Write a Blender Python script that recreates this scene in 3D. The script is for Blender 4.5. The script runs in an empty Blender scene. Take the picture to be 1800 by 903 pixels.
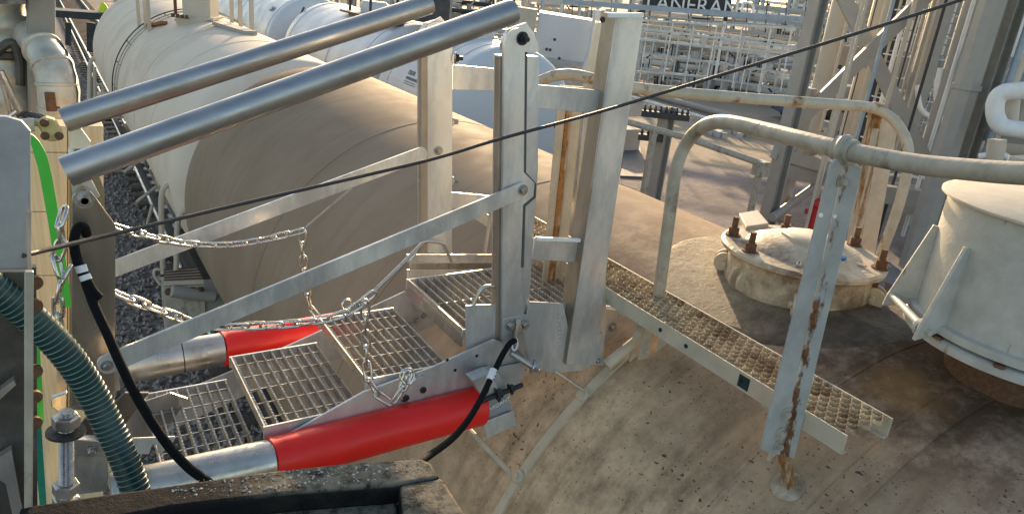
import bpy, math, random
from mathutils import Vector, Matrix, noise
random.seed(7)
H = 5.3                       # height of the photographer's eye over the rails
F = 1295.13; CX = 900.0; CY = 451.5
# ---------------------------------------------------------------- camera, world, sun, exposure
S = bpy.context.scene
COL = S.collection
RM = Matrix(((0.84844638, 0.10342283, -0.51907846), (-0.51965713, 0.34894706, -0.77986692), (0.10047485, 0.9314181, 0.34980728)))
cam_d = bpy.data.cameras.new('camera'); cam = bpy.data.objects.new('camera', cam_d); COL.objects.link(cam)
cam.matrix_world = Matrix.Translation((0, 0, H)) @ RM.to_4x4()
cam_d.sensor_fit = 'HORIZONTAL'; cam_d.sensor_width = 36; cam_d.lens = 36 * F / 1800
cam_d.clip_start = 0.05; cam_d.clip_end = 3000
S.camera = cam
SUN_AZ = 31.0; SUN_EL = 12.5
W = bpy.data.worlds.new('World'); S.world = W; W.use_nodes = True
wn = W.node_tree.nodes; wl = W.node_tree.links
bg = wn['Background']; sky = wn.new('ShaderNodeTexSky'); sky.sky_type = 'NISHITA'; sky.sun_disc = False
sky.sun_elevation = math.radians(SUN_EL); sky.sun_rotation = math.radians(SUN_AZ); sky.altitude = 100
sky.air_density = 1.0; sky.dust_density = 1.5; sky.ozone_density = 1.0
wl.new(sky.outputs[0], bg.inputs[0]); bg.inputs[1].default_value = 0.15
sd = bpy.data.lights.new('sun', 'SUN'); sd.energy = 3.8; sd.angle = math.radians(0.6); sd.color = (1.0, 0.76, 0.50)
sun = bpy.data.objects.new('sun', sd); COL.objects.link(sun)
sa, se = math.radians(SUN_AZ), math.radians(SUN_EL)
sdir = Vector((math.sin(sa) * math.cos(se), math.cos(sa) * math.cos(se), math.sin(se)))
sun.rotation_euler = sdir.to_track_quat('Z', 'Y').to_euler(); sun.location = (0, 0, 30)
S.view_settings.view_transform = 'Standard'; S.view_settings.look = 'None'
S.view_settings.exposure = 1.22; S.view_settings.gamma = 1.0
S.view_settings.use_white_balance = True; S.view_settings.white_balance_temperature = 7100; S.view_settings.white_balance_tint = 10
S.render.engine = 'CYCLES'

# ---------------------------------------------------------------- photograph -> place
# every point below is written relative to the eye (0,0,0); linking adds H to z
def ray(px, py): return (RM @ Vector((px - CX, -(py - CY), -F))).normalized()
def PX(px, py, v): d = ray(px, py); return d * (v / d.x)
def PY(px, py, v): d = ray(px, py); return d * (v / d.y)
def PZ(px, py, v): d = ray(px, py); return d * (v / d.z)
def PD(px, py, v):                       # horizontal distance v
    d = ray(px, py); return d * (v / math.hypot(d.x, d.y))
GZ = -H
def G(px, py): return PZ(px, py, GZ)
V = Vector

# ---------------------------------------------------------------- mesh builder
class MB:
    def __init__(s): s.v = []; s.f = []
    def add(s, vs, fs):
        o = len(s.v); s.v += [V(q) for q in vs]; s.f += [tuple(i + o for i in q) for q in fs]; return s
    def box(s, c, size, rot=None):
        c = V(c); hx, hy, hz = [q / 2 for q in size]; vs = []
        for x, y, z in ((-1,-1,-1),(1,-1,-1),(1,1,-1),(-1,1,-1),(-1,-1,1),(1,-1,1),(1,1,1),(-1,1,1)):
            q = V((x * hx, y * hy, z * hz)); vs.append(c + (rot @ q if rot else q))
        return s.add(vs, [(0,3,2,1),(4,5,6,7),(0,1,5,4),(1,2,6,5),(2,3,7,6),(3,0,4,7)])
    def bar(s, a, b, w, t, up=(0, 0, 1)):      # w across, t along 'up'
        a = V(a); b = V(b); d = (b - a).normalized(); u = V(up); u = u - d * u.dot(d)
        u = u.normalized() if u.length > 1e-3 else (V((0, 1, 0)) if abs(d.y) < .9 else V((1, 0, 0))); u = (u - d * u.dot(d)).normalized(); x = d.cross(u)
        rot = Matrix((x, d, u)).transposed(); return s.box((a + b) / 2, (w, (b - a).length, t), rot)
    def hbeam(s, a, b, w, h, t, up=(0, 0, 1)):
        a = V(a); b = V(b); d = (b - a).normalized(); u = V(up); u = (u - d * u.dot(d)).normalized()
        o = u * (h / 2 - t / 2)
        s.bar(a + o, b + o, w, t, up); s.bar(a - o, b - o, w, t, up); s.bar(a, b, t, h - 2 * t, up); return s
    def poly(s, pts, ext):
        pts = [V(p) for p in pts]; ext = V(ext); n = len(pts)
        nrm = V((0, 0, 0))
        for i in range(n): nrm += pts[i].cross(pts[(i + 1) % n])
        if nrm.dot(ext) > 0: pts = pts[::-1]
        vs = pts + [p + ext for p in pts]
        fs = [tuple(range(n)), tuple(range(2 * n - 1, n - 1, -1))]
        for i in range(n): j = (i + 1) % n; fs.append((j, i, n + i, n + j))
        return s.add(vs, fs)
    def tube(s, pts, r, seg=12, caps=True, closed=False):
        pts = [V(p) for p in pts]; n = len(pts); rs = r if isinstance(r, (list, tuple)) else [r] * n
        vs = []; fs = []; prev = None
        for i, p in enumerate(pts):
            if closed: d = pts[(i + 1) % n] - pts[i - 1]
            else: d = pts[min(i + 1, n - 1)] - pts[max(i - 1, 0)]
            d = d.normalized() if d.length > 1e-9 else V((0, 0, 1))
            if prev is None: u = d.orthogonal().normalized()
            else:
                u = prev - d * prev.dot(d)
                u = u.normalized() if u.length > 1e-6 else d.orthogonal().normalized()
            prev = u; w = d.cross(u)
            for k in range(seg):
                a = 2 * math.pi * k / seg; vs.append(p + (u * math.cos(a) + w * math.sin(a)) * rs[i])
        m = n if closed else n - 1
        for i in range(m):
            j = (i + 1) % n
            for k in range(seg):
                l = (k + 1) % seg; fs.append((i * seg + k, i * seg + l, j * seg + l, j * seg + k))
        if caps and not closed:
            fs.append(tuple(range(seg - 1, -1, -1))); fs.append(tuple((n - 1) * seg + k for k in range(seg)))
        return s.add(vs, fs)
    def lathe(s, o, ax, prof, seg=32, squash=1.0):    # prof: list of (radius, height)
        o = V(o); ax = V(ax).normalized(); u = ax.orthogonal().normalized(); w = ax.cross(u); vs = []; fs = []
        for r, h in prof:
            for k in range(seg):
                a = 2 * math.pi * k / seg; vs.append(o + ax * h + (u * math.cos(a) + w * math.sin(a)) * max(r, 1e-5))
        for i in range(len(prof) - 1):
            for k in range(seg):
                l = (k + 1) % seg; fs.append((i * seg + k, i * seg + l, (i + 1) * seg + l, (i + 1) * seg + k))
        fs.append(tuple(range(seg - 1, -1, -1))); fs.append(tuple((len(prof) - 1) * seg + k for k in range(seg)))
        return s.add(vs, fs)
    def bolt(s, p, n, r=.009, h=.009, shank=0):
        p = V(p); n = V(n).normalized()
        s.lathe(p, n, [(r * 1.5, 0), (r * 1.5, r * .25)], 14)
        s.lathe(p + n * r * .25, n, [(r, 0), (r, h * .85), (r * .85, h)], 6)
        if shank: s.lathe(p + n * h, n, [(r * .55, 0), (r * .55, shank)], 10)
        return s
    def ring(s, c, n, R, r, seg=20, rs=8, sx=1, sy=1, u=None):
        c = V(c); n = V(n).normalized(); u = V(u).normalized() if u is not None else n.orthogonal().normalized(); w = n.cross(u)
        return s.tube([c + u * R * sx * math.cos(2 * math.pi * k / seg) + w * R * sy * math.sin(2 * math.pi * k / seg) for k in range(seg)], r, rs, closed=True)

def smooth_path(pts, k=6):             # Catmull-Rom
    pts = [V(p) for p in pts]; out = []; n = len(pts)
    for i in range(n - 1):
        p0 = pts[max(i - 1, 0)]; p1 = pts[i]; p2 = pts[i + 1]; p3 = pts[min(i + 2, n - 1)]
        for j in range(k):
            t = j / k
            out.append(.5 * ((2 * p1) + (p2 - p0) * t + (2 * p0 - 5 * p1 + 4 * p2 - p3) * t * t + (3 * p1 - p0 - 3 * p2 + p3) * t ** 3))
    out.append(pts[-1]); return out

# ---------------------------------------------------------------- things, parts
ORG = {}
def props(o, label=None, cat=None, group=None, kind=None):
    if label: o['label'] = label
    if cat: o['category'] = cat
    if group: o['group'] = group
    if kind: o['kind'] = kind
    return o
def thing(name, label, cat, loc, group=None):
    o = bpy.data.objects.new(name, None); COL.objects.link(o); o.empty_display_size = .1
    o.location = V(loc) + V((0, 0, H)); ORG[o.name] = V(loc); return props(o, label, cat, group)
SPLIT = {'bolt_row': .03, 'bolt_hole': .012, 'weld_tab': .012, 'bolt': .03, 'ring': .010, 'insulator': .02}
def clusters(mb, thr):
    par = list(range(len(mb.v)))
    def find(i):
        while par[i] != i: par[i] = par[par[i]]; i = par[i]
        return i
    for f in mb.f:
        for k in f[1:]: par[find(k)] = find(f[0])
    comp = {}
    for i in range(len(mb.v)): comp.setdefault(find(i), []).append(i)
    comps = list(comp.values()); cen = [sum((mb.v[i] for i in c), V((0, 0, 0))) / len(c) for c in comps]
    grp = list(range(len(comps)))
    for a in range(len(comps)):
        for c in range(a):
            if (cen[a] - cen[c]).length < thr:
                ga, gc = grp[a], grp[c]; grp = [gc if q == ga else q for q in grp]
    out = []
    for g in sorted(set(grp)):
        ids = [i for k, c in enumerate(comps) if grp[k] == g for i in c]; mp = {o: n for n, o in enumerate(ids)}; m = MB(); m.v = [mb.v[i] for i in ids]
        m.f = [tuple(mp[i] for i in f) for f in mb.f if f[0] in mp]; out.append(m)
    return out
def obj(name, mb, m, parent=None, **kw):
    if name in SPLIT and parent is not None:
        cl = clusters(mb, SPLIT[name]); nm = 'bolt' if name == 'bolt_row' else name
        if len(cl) > 1:
            for q in cl: o = obj_(nm, q, m, parent, **kw)
            return o
        return obj_(nm, mb, m, parent, **kw)
    return obj_(name, mb, m, parent, **kw)
def obj_(name, mb, m, parent=None, bevel=0, smooth=35, label=None, cat=None, group=None, kind=None, loc=None):
    if parent is not None: org = ORG[parent.name]
    elif loc is not None: org = V(loc)
    else:
        xs = [q.x for q in mb.v]; ys = [q.y for q in mb.v]; zs = [q.z for q in mb.v]
        org = V(((min(xs) + max(xs)) / 2, (min(ys) + max(ys)) / 2, min(zs)))
    me = bpy.data.meshes.new(name); me.from_pydata([q - org for q in mb.v], [], mb.f); me.update()
    if smooth:
        me.polygons.foreach_set('use_smooth', [True] * len(me.polygons)); me.set_sharp_from_angle(angle=math.radians(smooth))
    me.materials.append(m)
    o = bpy.data.objects.new(name, me); COL.objects.link(o); ORG[o.name] = org
    if parent is not None: o.parent = parent
    else: o.location = org + V((0, 0, H))
    if bevel:
        b = o.modifiers.new('bevel', 'BEVEL'); b.width = bevel; b.segments = 2; b.limit_method = 'ANGLE'; b.angle_limit = math.radians(40)
    return props(o, label, cat, group, kind)
def textobj(name, body, m, origin, xdir, ydir, size, parent, ext=.002, align='LEFT'):
    cu = bpy.data.curves.new(name, 'FONT'); cu.body = body; cu.size = size; cu.extrude = ext; cu.align_x = align
    t = bpy.data.objects.new(name + '_tmp', cu); COL.objects.link(t)
    dg = bpy.context.evaluated_depsgraph_get(); me = bpy.data.meshes.new_from_object(t.evaluated_get(dg))
    bpy.data.objects.remove(t); x = V(xdir).normalized(); y = V(ydir); y = (y - x * y.dot(x)).normalized(); z = x.cross(y)
    mb = MB(); mb.add([V(origin) + x * q.co.x + y * q.co.y + z * q.co.z for q in me.vertices], [tuple(p.vertices) for p in me.polygons])
    return obj(name, mb, m, parent, smooth=0)

# ---------------------------------------------------------------- materials
def mat(name, base, rough=.6, metal=0, var=.15, scale=8, second=None, bump=0, bscale=60, stretch=(1, 1, 1), rvar=.1,
        second_amt=.5, spots=None, spot_scale=30, spot_thr=.08, detail=6, coat=0, dist=None):
    m = bpy.data.materials.new(name); m.use_nodes = True; nt = m.node_tree; N = nt.nodes; L = nt.links
    b = N['Principled BSDF']; b.inputs['Metallic'].default_value = metal
    tc = N.new('ShaderNodeTexCoord'); mp = N.new('ShaderNodeMapping'); mp.inputs['Scale'].default_value = stretch
    L.new(tc.outputs['Object'], mp.inputs['Vector'])
    n1 = N.new('ShaderNodeTexNoise'); n1.inputs['Scale'].default_value = scale; n1.inputs['Detail'].default_value = detail; n1.inputs['Roughness'].default_value = .62
    L.new(mp.outputs[0], n1.inputs['Vector'])
    r1 = N.new('ShaderNodeMapRange'); r1.inputs[1].default_value = .32; r1.inputs[2].default_value = .68; r1.inputs[3].default_value = 1 - var; r1.inputs[4].default_value = 1 + var
    L.new(n1.outputs['Fac'], r1.inputs[0])
    mul = N.new('ShaderNodeVectorMath'); mul.operation = 'SCALE'; mul.inputs[0].default_value = base; L.new(r1.outputs[0], mul.inputs['Scale'])
    col = mul.outputs[0]
    if second:
        n2 = N.new('ShaderNodeTexNoise'); n2.inputs['Scale'].default_value = scale * .45; n2.inputs['Detail'].default_value = 9; n2.inputs['Roughness'].default_value = .7
        L.new(mp.outputs[0], n2.inputs['Vector'])
        r2 = N.new('ShaderNodeMapRange'); r2.inputs[1].default_value = 1 - second_amt - .06; r2.inputs[2].default_value = 1 - second_amt + .1
        L.new(n2.outputs['Fac'], r2.inputs[0]); mx = N.new('ShaderNodeMix'); mx.data_type = 'RGBA'
        L.new(r2.outputs[0], mx.inputs['Factor']); L.new(col, mx.inputs[6]); mx.inputs[7].default_value = (*second, 1); col = mx.outputs[2]
    if spots:
        vo = N.new('ShaderNodeTexVoronoi'); vo.inputs['Scale'].default_value = spot_scale; L.new(mp.outputs[0], vo.inputs['Vector'])
        sp = N.new('ShaderNodeSeparateColor'); L.new(vo.outputs['Color'], sp.inputs[0])
        a1 = N.new('ShaderNodeMath'); a1.operation = 'MULTIPLY'; L.new(sp.outputs[0], a1.inputs[0]); a1.inputs[1].default_value = spot_thr * 2.2
        a2 = N.new('ShaderNodeMath'); a2.operation = 'SUBTRACT'; L.new(a1.outputs[0], a2.inputs[0]); a2.inputs[1].default_value = spot_thr * 1.25
        a3 = N.new('ShaderNodeMath'); a3.operation = 'LESS_THAN'; L.new(vo.outputs['Distance'], a3.inputs[0]); L.new(a2.outputs[0], a3.inputs[1])
        mx = N.new('ShaderNodeMix'); mx.data_type = 'RGBA'; L.new(a3.outputs[0], mx.inputs['Factor']); L.new(col, mx.inputs[6]); mx.inputs[7].default_value = (*spots, 1); col = mx.outputs[2]
    L.new(col, b.inputs['Base Color'])
    r3 = N.new('ShaderNodeMapRange'); r3.inputs[1].default_value = .3; r3.inputs[2].default_value = .7; r3.inputs[3].default_value = max(rough - rvar, .03); r3.inputs[4].default_value = min(rough + rvar, 1)
    n3 = N.new('ShaderNodeTexNoise'); n3.inputs['Scale'].default_value = scale * 2.3; n3.inputs['Detail'].default_value = 5; L.new(mp.outputs[0], n3.inputs['Vector'])
    L.new(n3.outputs['Fac'], r3.inputs[0]); L.new(r3.outputs[0], b.inputs['Roughness'])
    if bump:
        n4 = N.new('ShaderNodeTexNoise'); n4.inputs['Scale'].default_value = bscale; n4.inputs['Detail'].default_value = 6; L.new(mp.outputs[0], n4.inputs['Vector'])
        bp = N.new('ShaderNodeBump'); bp.inputs['Strength'].default_value = 1; bp.inputs['Distance'].default_value = bump
        L.new(n4.outputs['Fac'], bp.inputs['Height']); L.new(bp.outputs[0], b.inputs['Normal'])
    if coat: b.inputs['Coat Weight'].default_value = coat; b.inputs['Coat Roughness'].default_value = .15
    m['b'] = 1
    return m
M = {}
M['alu'] = mat('alu', (.76, .745, .71), .40, .50, .12, 6, second=(.44, .445, .45), second_amt=.50, bump=.0006, bscale=30, stretch=(1, 1, .35), rvar=.12)
M['alu_tube'] = mat('alu_tube', (.40, .40, .40), .40, .88, .14, 10, second=(.32, .32, .32), second_amt=.42, bump=.0003, bscale=80, rvar=.10, stretch=(.4, 1, 1), spots=(.62, .62, .6), spot_scale=26, spot_thr=.05)
M['steel'] = mat('steel', (.50, .48, .45), .36, .85, .18, 12, second=(.30, .26, .21), second_amt=.40, bump=.0004, rvar=.12, stretch=(1, 1, .4))
M['grate'] = mat('grate', (.52, .47, .39), .34, .6, .25, 25, second=(.28, .23, .16), second_amt=.4, rvar=.1)
M['grip'] = mat('grip', (.50, .40, .26), .6, .1, .3, 22, second=(.20, .12, .06), second_amt=.48)
M['plate_dark'] = mat('plate_dark', (.30, .26, .21), .33, .7, .2, 9, second=(.20, .165, .12), second_amt=.45, bump=.0003, stretch=(1, 1, .25), rvar=.1)
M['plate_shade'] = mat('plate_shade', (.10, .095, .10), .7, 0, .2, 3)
M['flange'] = mat('flange', (.36, .31, .25), .45, .5, .2, 9, second=(.22, .185, .15), second_amt=.45, stretch=(1, 1, .3))
M['bolt'] = mat('bolt', (.42, .41, .40), .35, .9, .2, 60)
M['black_bolt'] = mat('black_bolt', (.03, .03, .035), .45, .4, .2, 60)
M['chain'] = mat('chain', (.62, .60, .56), .25, 1, .12, 60)
M['red'] = mat('red', (.80, .012, .008), .42, 0, .10, 5, bump=.0012, bscale=9, rvar=.06)
M['black_rope'] = mat('black_rope', (.008, .008, .009), .85, 0, .3, 120, bump=.001, bscale=300)
M['black_rope'].node_tree.nodes['Principled BSDF'].inputs['Specular IOR Level'].default_value = .15
M['cable'] = mat('cable', (.03, .03, .034), .5, 0, .25, 150, bump=.001, bscale=500)
M['white'] = mat('white', (.75, .77, .78), .4, 0, .06, 40)
M['cream'] = mat('cream', (.50, .43, .325), .55, 0, .12, 12, second=(.30, .20, .11), second_amt=.30, bump=.0008, bscale=60, spots=(.12, .07, .04), spot_scale=34, spot_thr=.10)
M['cream_clean'] = mat('cream_clean', (.70, .59, .475), .75, 0, .05, 1.2, second=(.58, .47, .36), second_amt=.42)
M['grime'] = mat('grime', (.48, .40, .29), .6, 0, .2, 11, second=(.17, .115, .07), second_amt=.48, bump=.002, bscale=50, spots=(.12, .07, .035), spot_scale=26, spot_thr=.12)
M['rail'] = mat('rail', (.38, .34, .27), .5, 0, .2, 14, second=(.11, .08, .055), second_amt=.40, bump=.001, bscale=80, spots=(.06, .045, .03), spot_scale=26, spot_thr=.10, stretch=(1, 1, .7))
M['rust'] = mat('rust', (.30, .115, .028), .8, 0, .35, 20, second=(.12, .045, .018), second_amt=.45, bump=.001, bscale=120)
M['rustbolt'] = mat('rustbolt', (.13, .065, .035), .75, .2, .35, 60, bump=.002, bscale=200)
M['yellow_cap'] = mat('yellow_cap', (.55, .44, .20), .6, 0, .2, 15, second=(.30, .20, .09), second_amt=.42, bump=.001)
M['green'] = mat('green', (.05, .50, .06), .4, 0, .08, 10)
M['teal'] = mat('teal', (.006, .032, .036), .38, 0, .2, 20)
M['teal_rib'] = mat('teal_rib', (.09, .17, .14), .42, 0, .2, 50)
M['teal_strip'] = mat('teal_strip', (.01, .22, .15), .4, 0, .15, 20)
M['greypanel'] = mat('greypanel', (.34, .35, .355), .55, .3, .22, 7, second=(.34, .37, .39), second_amt=.45, bump=.001, bscale=40, spots=(.5, .5, .5), spot_scale=40, spot_thr=.05)
M['darksteel'] = mat('darksteel', (.085, .08, .072), .5, .4, .35, 8, second=(.28, .26, .23), second_amt=.40, bump=.0015, bscale=40)
M['column'] = mat('column', (.26, .25, .22), .65, .1, .12, 5, second=(.2, .18, .15), second_amt=.42, bump=.0006)
M['jacket'] = mat('jacket', (.50, .47, .40), .5, .35, .22, 10, second=(.30, .25, .18), second_amt=.40, bump=.004, bscale=18)
M['bgsteel'] = mat('bgsteel', (.33, .31, .28), .55, .15, .06, 2.5, second=(.27, .245, .205), second_amt=.3)
M['bgcream'] = mat('bgcream', (.50, .43, .34), .5, 0, .06, 1.5, second=(.42, .36, .28), second_amt=.32)
M['bgblue'] = mat('bgblue', (.30, .36, .42), .55, .1, .12, 3)
M['bgwhite'] = mat('bgwhite', (.72, .72, .70), .5, 0, .08, 3)
M['galv'] = mat('galv', (.5, .52, .53), .5, .5, .15, 3)
M['bgdark'] = mat('bgdark', (.035, .036, .04), .6, 0, .3, 5)
M['tanker_white'] = mat('tanker_white', (.50, .53, .56), .42, 0, .05, .8, second=(.52, .53, .53), second_amt=.42, bump=.004, bscale=2.0)
M['tanker_silver'] = mat('tanker_silver', (.70, .70, .68), .38, 0, .10, 3, bump=.02, bscale=4)
M['text'] = mat('text', (.05, .055, .06), .6, 0, .1, 10)
M['glass'] = mat('glass', (.02, .03, .035), .08, 0, .1, 2)
M['carblue'] = mat('carblue', (.03, .07, .16), .25, .3, .1, 2, coat=.6)
M['carsilver'] = mat('carsilver', (.45, .46, .47), .3, .4, .1, 2, coat=.6)
M['carwhite'] = mat('carwhite', (.7, .7, .7), .35, 0, .1, 2, coat=.4)
M['rubber'] = mat('rubber', (.02, .02, .02), .8)
M['redpaint'] = mat('redpaint', (.45, .02, .02), .5, 0, .2, 10)
M['blueplastic'] = mat('blueplastic', (.02, .16, .40), .4, 0, .1, 10)
M['hivis'] = mat('hivis', (.65, .70, .02), .6, 0, .1, 10)
M['wood_dark'] = mat('wood_dark', (.08, .06, .045), .85, 0, .3, 6, stretch=(4, 1, 1))
M['railsteel'] = mat('railsteel', (.55, .54, .52), .35, .8, .15, 5)

def custom(name):
    m = bpy.data.materials.new(name); m.use_nodes = True; nt = m.node_tree
    return m, nt.nodes, nt.links, nt.nodes['Principled BSDF']
def nz(N, L, vec, scale, detail=6, rough=.6):
    n = N.new('ShaderNodeTexNoise'); n.inputs['Scale'].default_value = scale; n.inputs['Detail'].default_value = detail; n.inputs['Roughness'].default_value = rough
    L.new(vec, n.inputs['Vector']); return n.outputs['Fac']
def rng(N, L, v, a, b, c=0, d=1):
    r = N.new('ShaderNodeMapRange'); r.inputs[1].default_value = a; r.inputs[2].default_value = b; r.inputs[3].default_value = c; r.inputs[4].default_value = d
    L.new(v, r.inputs[0]); return r.outputs[0]
def mix(N, L, f, a, b):
    x = N.new('ShaderNodeMix'); x.data_type = 'RGBA'
    for q, i in ((f, 0), (a, 6), (b, 7)):
        if isinstance(q, (int, float)): x.inputs[i].default_value = q
        elif isinstance(q, tuple): x.inputs[i].default_value = (*q, 1)
        else: L.new(q, x.inputs[i])
    return x.outputs[2]
def mth(N, L, op, a, b=None):
    x = N.new('ShaderNodeMath'); x.operation = op; x.use_clamp = False
    for q, i in ((a, 0), (b, 1)):
        if q is None: continue
        if isinstance(q, (int, float)): x.inputs[i].default_value = q
        else: L.new(q, x.inputs[i])
    return x.outputs[0]
def mapped(N, L, out, scale=(1, 1, 1), loc=(0, 0, 0)):
    mp = N.new('ShaderNodeMapping'); mp.inputs['Scale'].default_value = scale; mp.inputs['Location'].default_value = loc; L.new(out, mp.inputs['Vector']); return mp.outputs[0]

# oily, rusty, flecked paint of the near tank car (object space = eye space, tank origin at eye foot)
AX, AZ, AR = 2.72, -2.64, 1.53
def tank_paint():
    m, N, L, b = custom('tank_paint'); tc = N.new('ShaderNodeTexCoord'); P = mapped(N, L, tc.outputs['Object'], (1, 1, 1), (2.72, 3.0, -5.3))
    base = mix(N, L, rng(N, L, nz(N, L, P, 1.3, 8, .7), .35, .65), (.60, .44, .29), (.44, .31, .195))
    streak = mapped(N, L, P, (1.2, 7, 1.2)); s = rng(N, L, nz(N, L, streak, 2.2, 7, .65), .48, .72, 0, .6)
    base = mix(N, L, s, base, (.20, .135, .085))
    pale = rng(N, L, nz(N, L, mapped(N, L, P, (1.4, 5, 1.4), (3, 1, 2)), 1.6, 6, .6), .55, .74, 0, .55)
    base = mix(N, L, pale, base, (.62, .50, .37))
    base = mix(N, L, rng(N, L, nz(N, L, mapped(N, L, P, (1, 1, 1), (7, 2, 5)), 2.6, 7, .7), .60, .72, 0, .55), base, (.30, .15, .06))
    mott = rng(N, L, nz(N, L, P, 8, 10, .75), .36, .64, .62, 1.25); mv = N.new('ShaderNodeVectorMath'); mv.operation = 'SCALE'; L.new(base, mv.inputs[0]); L.new(mott, mv.inputs['Scale']); base = mv.outputs[0]
    topx = N.new('ShaderNodeSeparateXYZ'); L.new(P, topx.inputs[0])
    tp_ = mth(N, L, 'MULTIPLY', rng(N, L, mth(N, L, 'ADD', topx.outputs[0], mth(N, L, 'MULTIPLY', nz(N, L, P, 3, 6, .6), .5)), 2.15, 2.45), .8)
    base = mix(N, L, tp_, base, mix(N, L, rng(N, L, nz(N, L, P, 6, 9, .78), .40, .56), (.60, .45, .325), (.27, .185, .13)))
    # oil round the nozzle and manway
    vm = N.new('ShaderNodeVectorMath'); vm.operation = 'DISTANCE'; L.new(P, vm.inputs[0]); vm.inputs[1].default_value = (2.60, 1.08, -1.12)
    wob = mth(N, L, 'MULTIPLY', nz(N, L, P, 6, 6, .7), .62)
    dd = mth(N, L, 'SUBTRACT', vm.outputs['Value'], wob)
    base = mix(N, L, mth(N, L, 'MULTIPLY', rng(N, L, dd, -.02, .24, 1, 0), rng(N, L, nz(N, L, P, 11, 7, .75), .34, .50, .55, 1)), base, (.030, .020, .015))
    base = mix(N, L, rng(N, L, mth(N, L, 'SUBTRACT', vm.outputs['Value'], mth(N, L, 'MULTIPLY', nz(N, L, P, 4, 6, .7), 1.3)), -.1, .45, .45, 0), base, (.17, .11, .07))
    vm2 = N.new('ShaderNodeVectorMath'); vm2.operation = 'DISTANCE'; L.new(P, vm2.inputs[0]); vm2.inputs[1].default_value = (2.36, 1.10, -1.14)
    base = mix(N, L, rng(N, L, mth(N, L, 'SUBTRACT', vm2.outputs['Value'], mth(N, L, 'MULTIPLY', nz(N, L, P, 9, 5, .6), .25)), -.06, .04, .5, 0), base, (.30, .16, .06))
    # flecks, thinned by a large noise
    vo = N.new('ShaderNodeTexVoronoi'); vo.inputs['Scale'].default_value = 46; 
    wv = N.new('ShaderNodeTexNoise'); wv.inputs['Scale'].default_value = 22; wv.inputs['Detail'].default_value = 4; L.new(P, wv.inputs['Vector'])
    ws = N.new('ShaderNodeVectorMath'); ws.operation = 'SCALE'; L.new(wv.outputs['Color'], ws.inputs[0]); ws.inputs['Scale'].default_value = .05
    wa = N.new('ShaderNodeVectorMath'); wa.operation = 'ADD'; L.new(P, wa.inputs[0]); L.new(ws.outputs[0], wa.inputs[1])
    L.new(mapped(N, L, wa.outputs[0], (1.5, .75, 1.1)), vo.inputs['Vector'])
    sc = N.new('ShaderNodeSeparateColor'); L.new(vo.outputs['Color'], sc.inputs[0])
    dens = rng(N, L, nz(N, L, P, 2.2, 3, .5), .42, .66, .01, .26)
    th = mth(N, L, 'MULTIPLY', dens, mth(N, L, 'POWER', sc.outputs[0], 1.6))
    fl = mth(N, L, 'LESS_THAN', vo.outputs['Distance'], mth(N, L, 'MULTIPLY', th, 1.6))
    base = mix(N, L, mth(N, L, 'MULTIPLY', fl, .85), base, (.05, .033, .024))
    vo2 = N.new('ShaderNodeTexVoronoi'); vo2.inputs['Scale'].default_value = 70; L.new(P, vo2.inputs['Vector'])
    sc2 = N.new('ShaderNodeSeparateColor'); L.new(vo2.outputs['Color'], sc2.inputs[0])
    fl2 = mth(N, L, 'LESS_THAN', vo2.outputs['Distance'], mth(N, L, 'MULTIPLY', mth(N, L, 'POWER', sc2.outputs[1], 3), .30))
    base = mix(N, L, mth(N, L, 'MULTIPLY', fl2, .6), base, (.10, .07, .05))
    # beyond the gangway the jacket is cleaner
    sx = N.new('ShaderNodeSeparateXYZ'); L.new(P, sx.inputs[0])
    far = rng(N, L, mth(N, L, 'ADD', sx.outputs[1], mth(N, L, 'MULTIPLY', nz(N, L, P, 2, 4, .6), .8)), 2.3, 3.6)
    clean = mix(N, L, rng(N, L, nz(N, L, P, .9, 6, .6), .35, .65), (.31, .235, .17), (.24, .178, .125))
    cs = rng(N, L, nz(N, L, mapped(N, L, P, (.5, 6, .5)), 2.0, 5, .6), .5, .75, 0, .35); clean = mix(N, L, cs, clean, (.20, .13, .08))
    clean = mix(N, L, mth(N, L, 'MULTIPLY', fl2, .25), clean, (.2, .15, .11))
    base = mix(N, L, far, base, clean)
    L.new(base, b.inputs['Base Color']); L.new(rng(N, L, nz(N, L, P, 5, 5, .6), .3, .7, .72, .88), b.inputs['Roughness']); b.inputs['Specular IOR Level'].default_value = .04
    h = mth(N, L, 'ADD', mth(N, L, 'MULTIPLY', nz(N, L, P, 2, 2, .4), .001), mth(N, L, 'MULTIPLY', nz(N, L, P, 60, 5, .6), mth(N, L, 'ADD', mth(N, L, 'MULTIPLY', mth(N, L, 'SUBTRACT', 1, far), .0016), .0002)))
    bp = N.new('ShaderNodeBump'); bp.inputs['Distance'].default_value = 1; bp.inputs['Strength'].default_value = 1; L.new(h, bp.inputs['Height']); L.new(bp.outputs[0], b.inputs['Normal'])
    return m
M['tank_paint'] = tank_paint(); M['cream_clean'].node_tree.nodes['Principled BSDF'].inputs['Specular IOR Level'].default_value = .08
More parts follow.
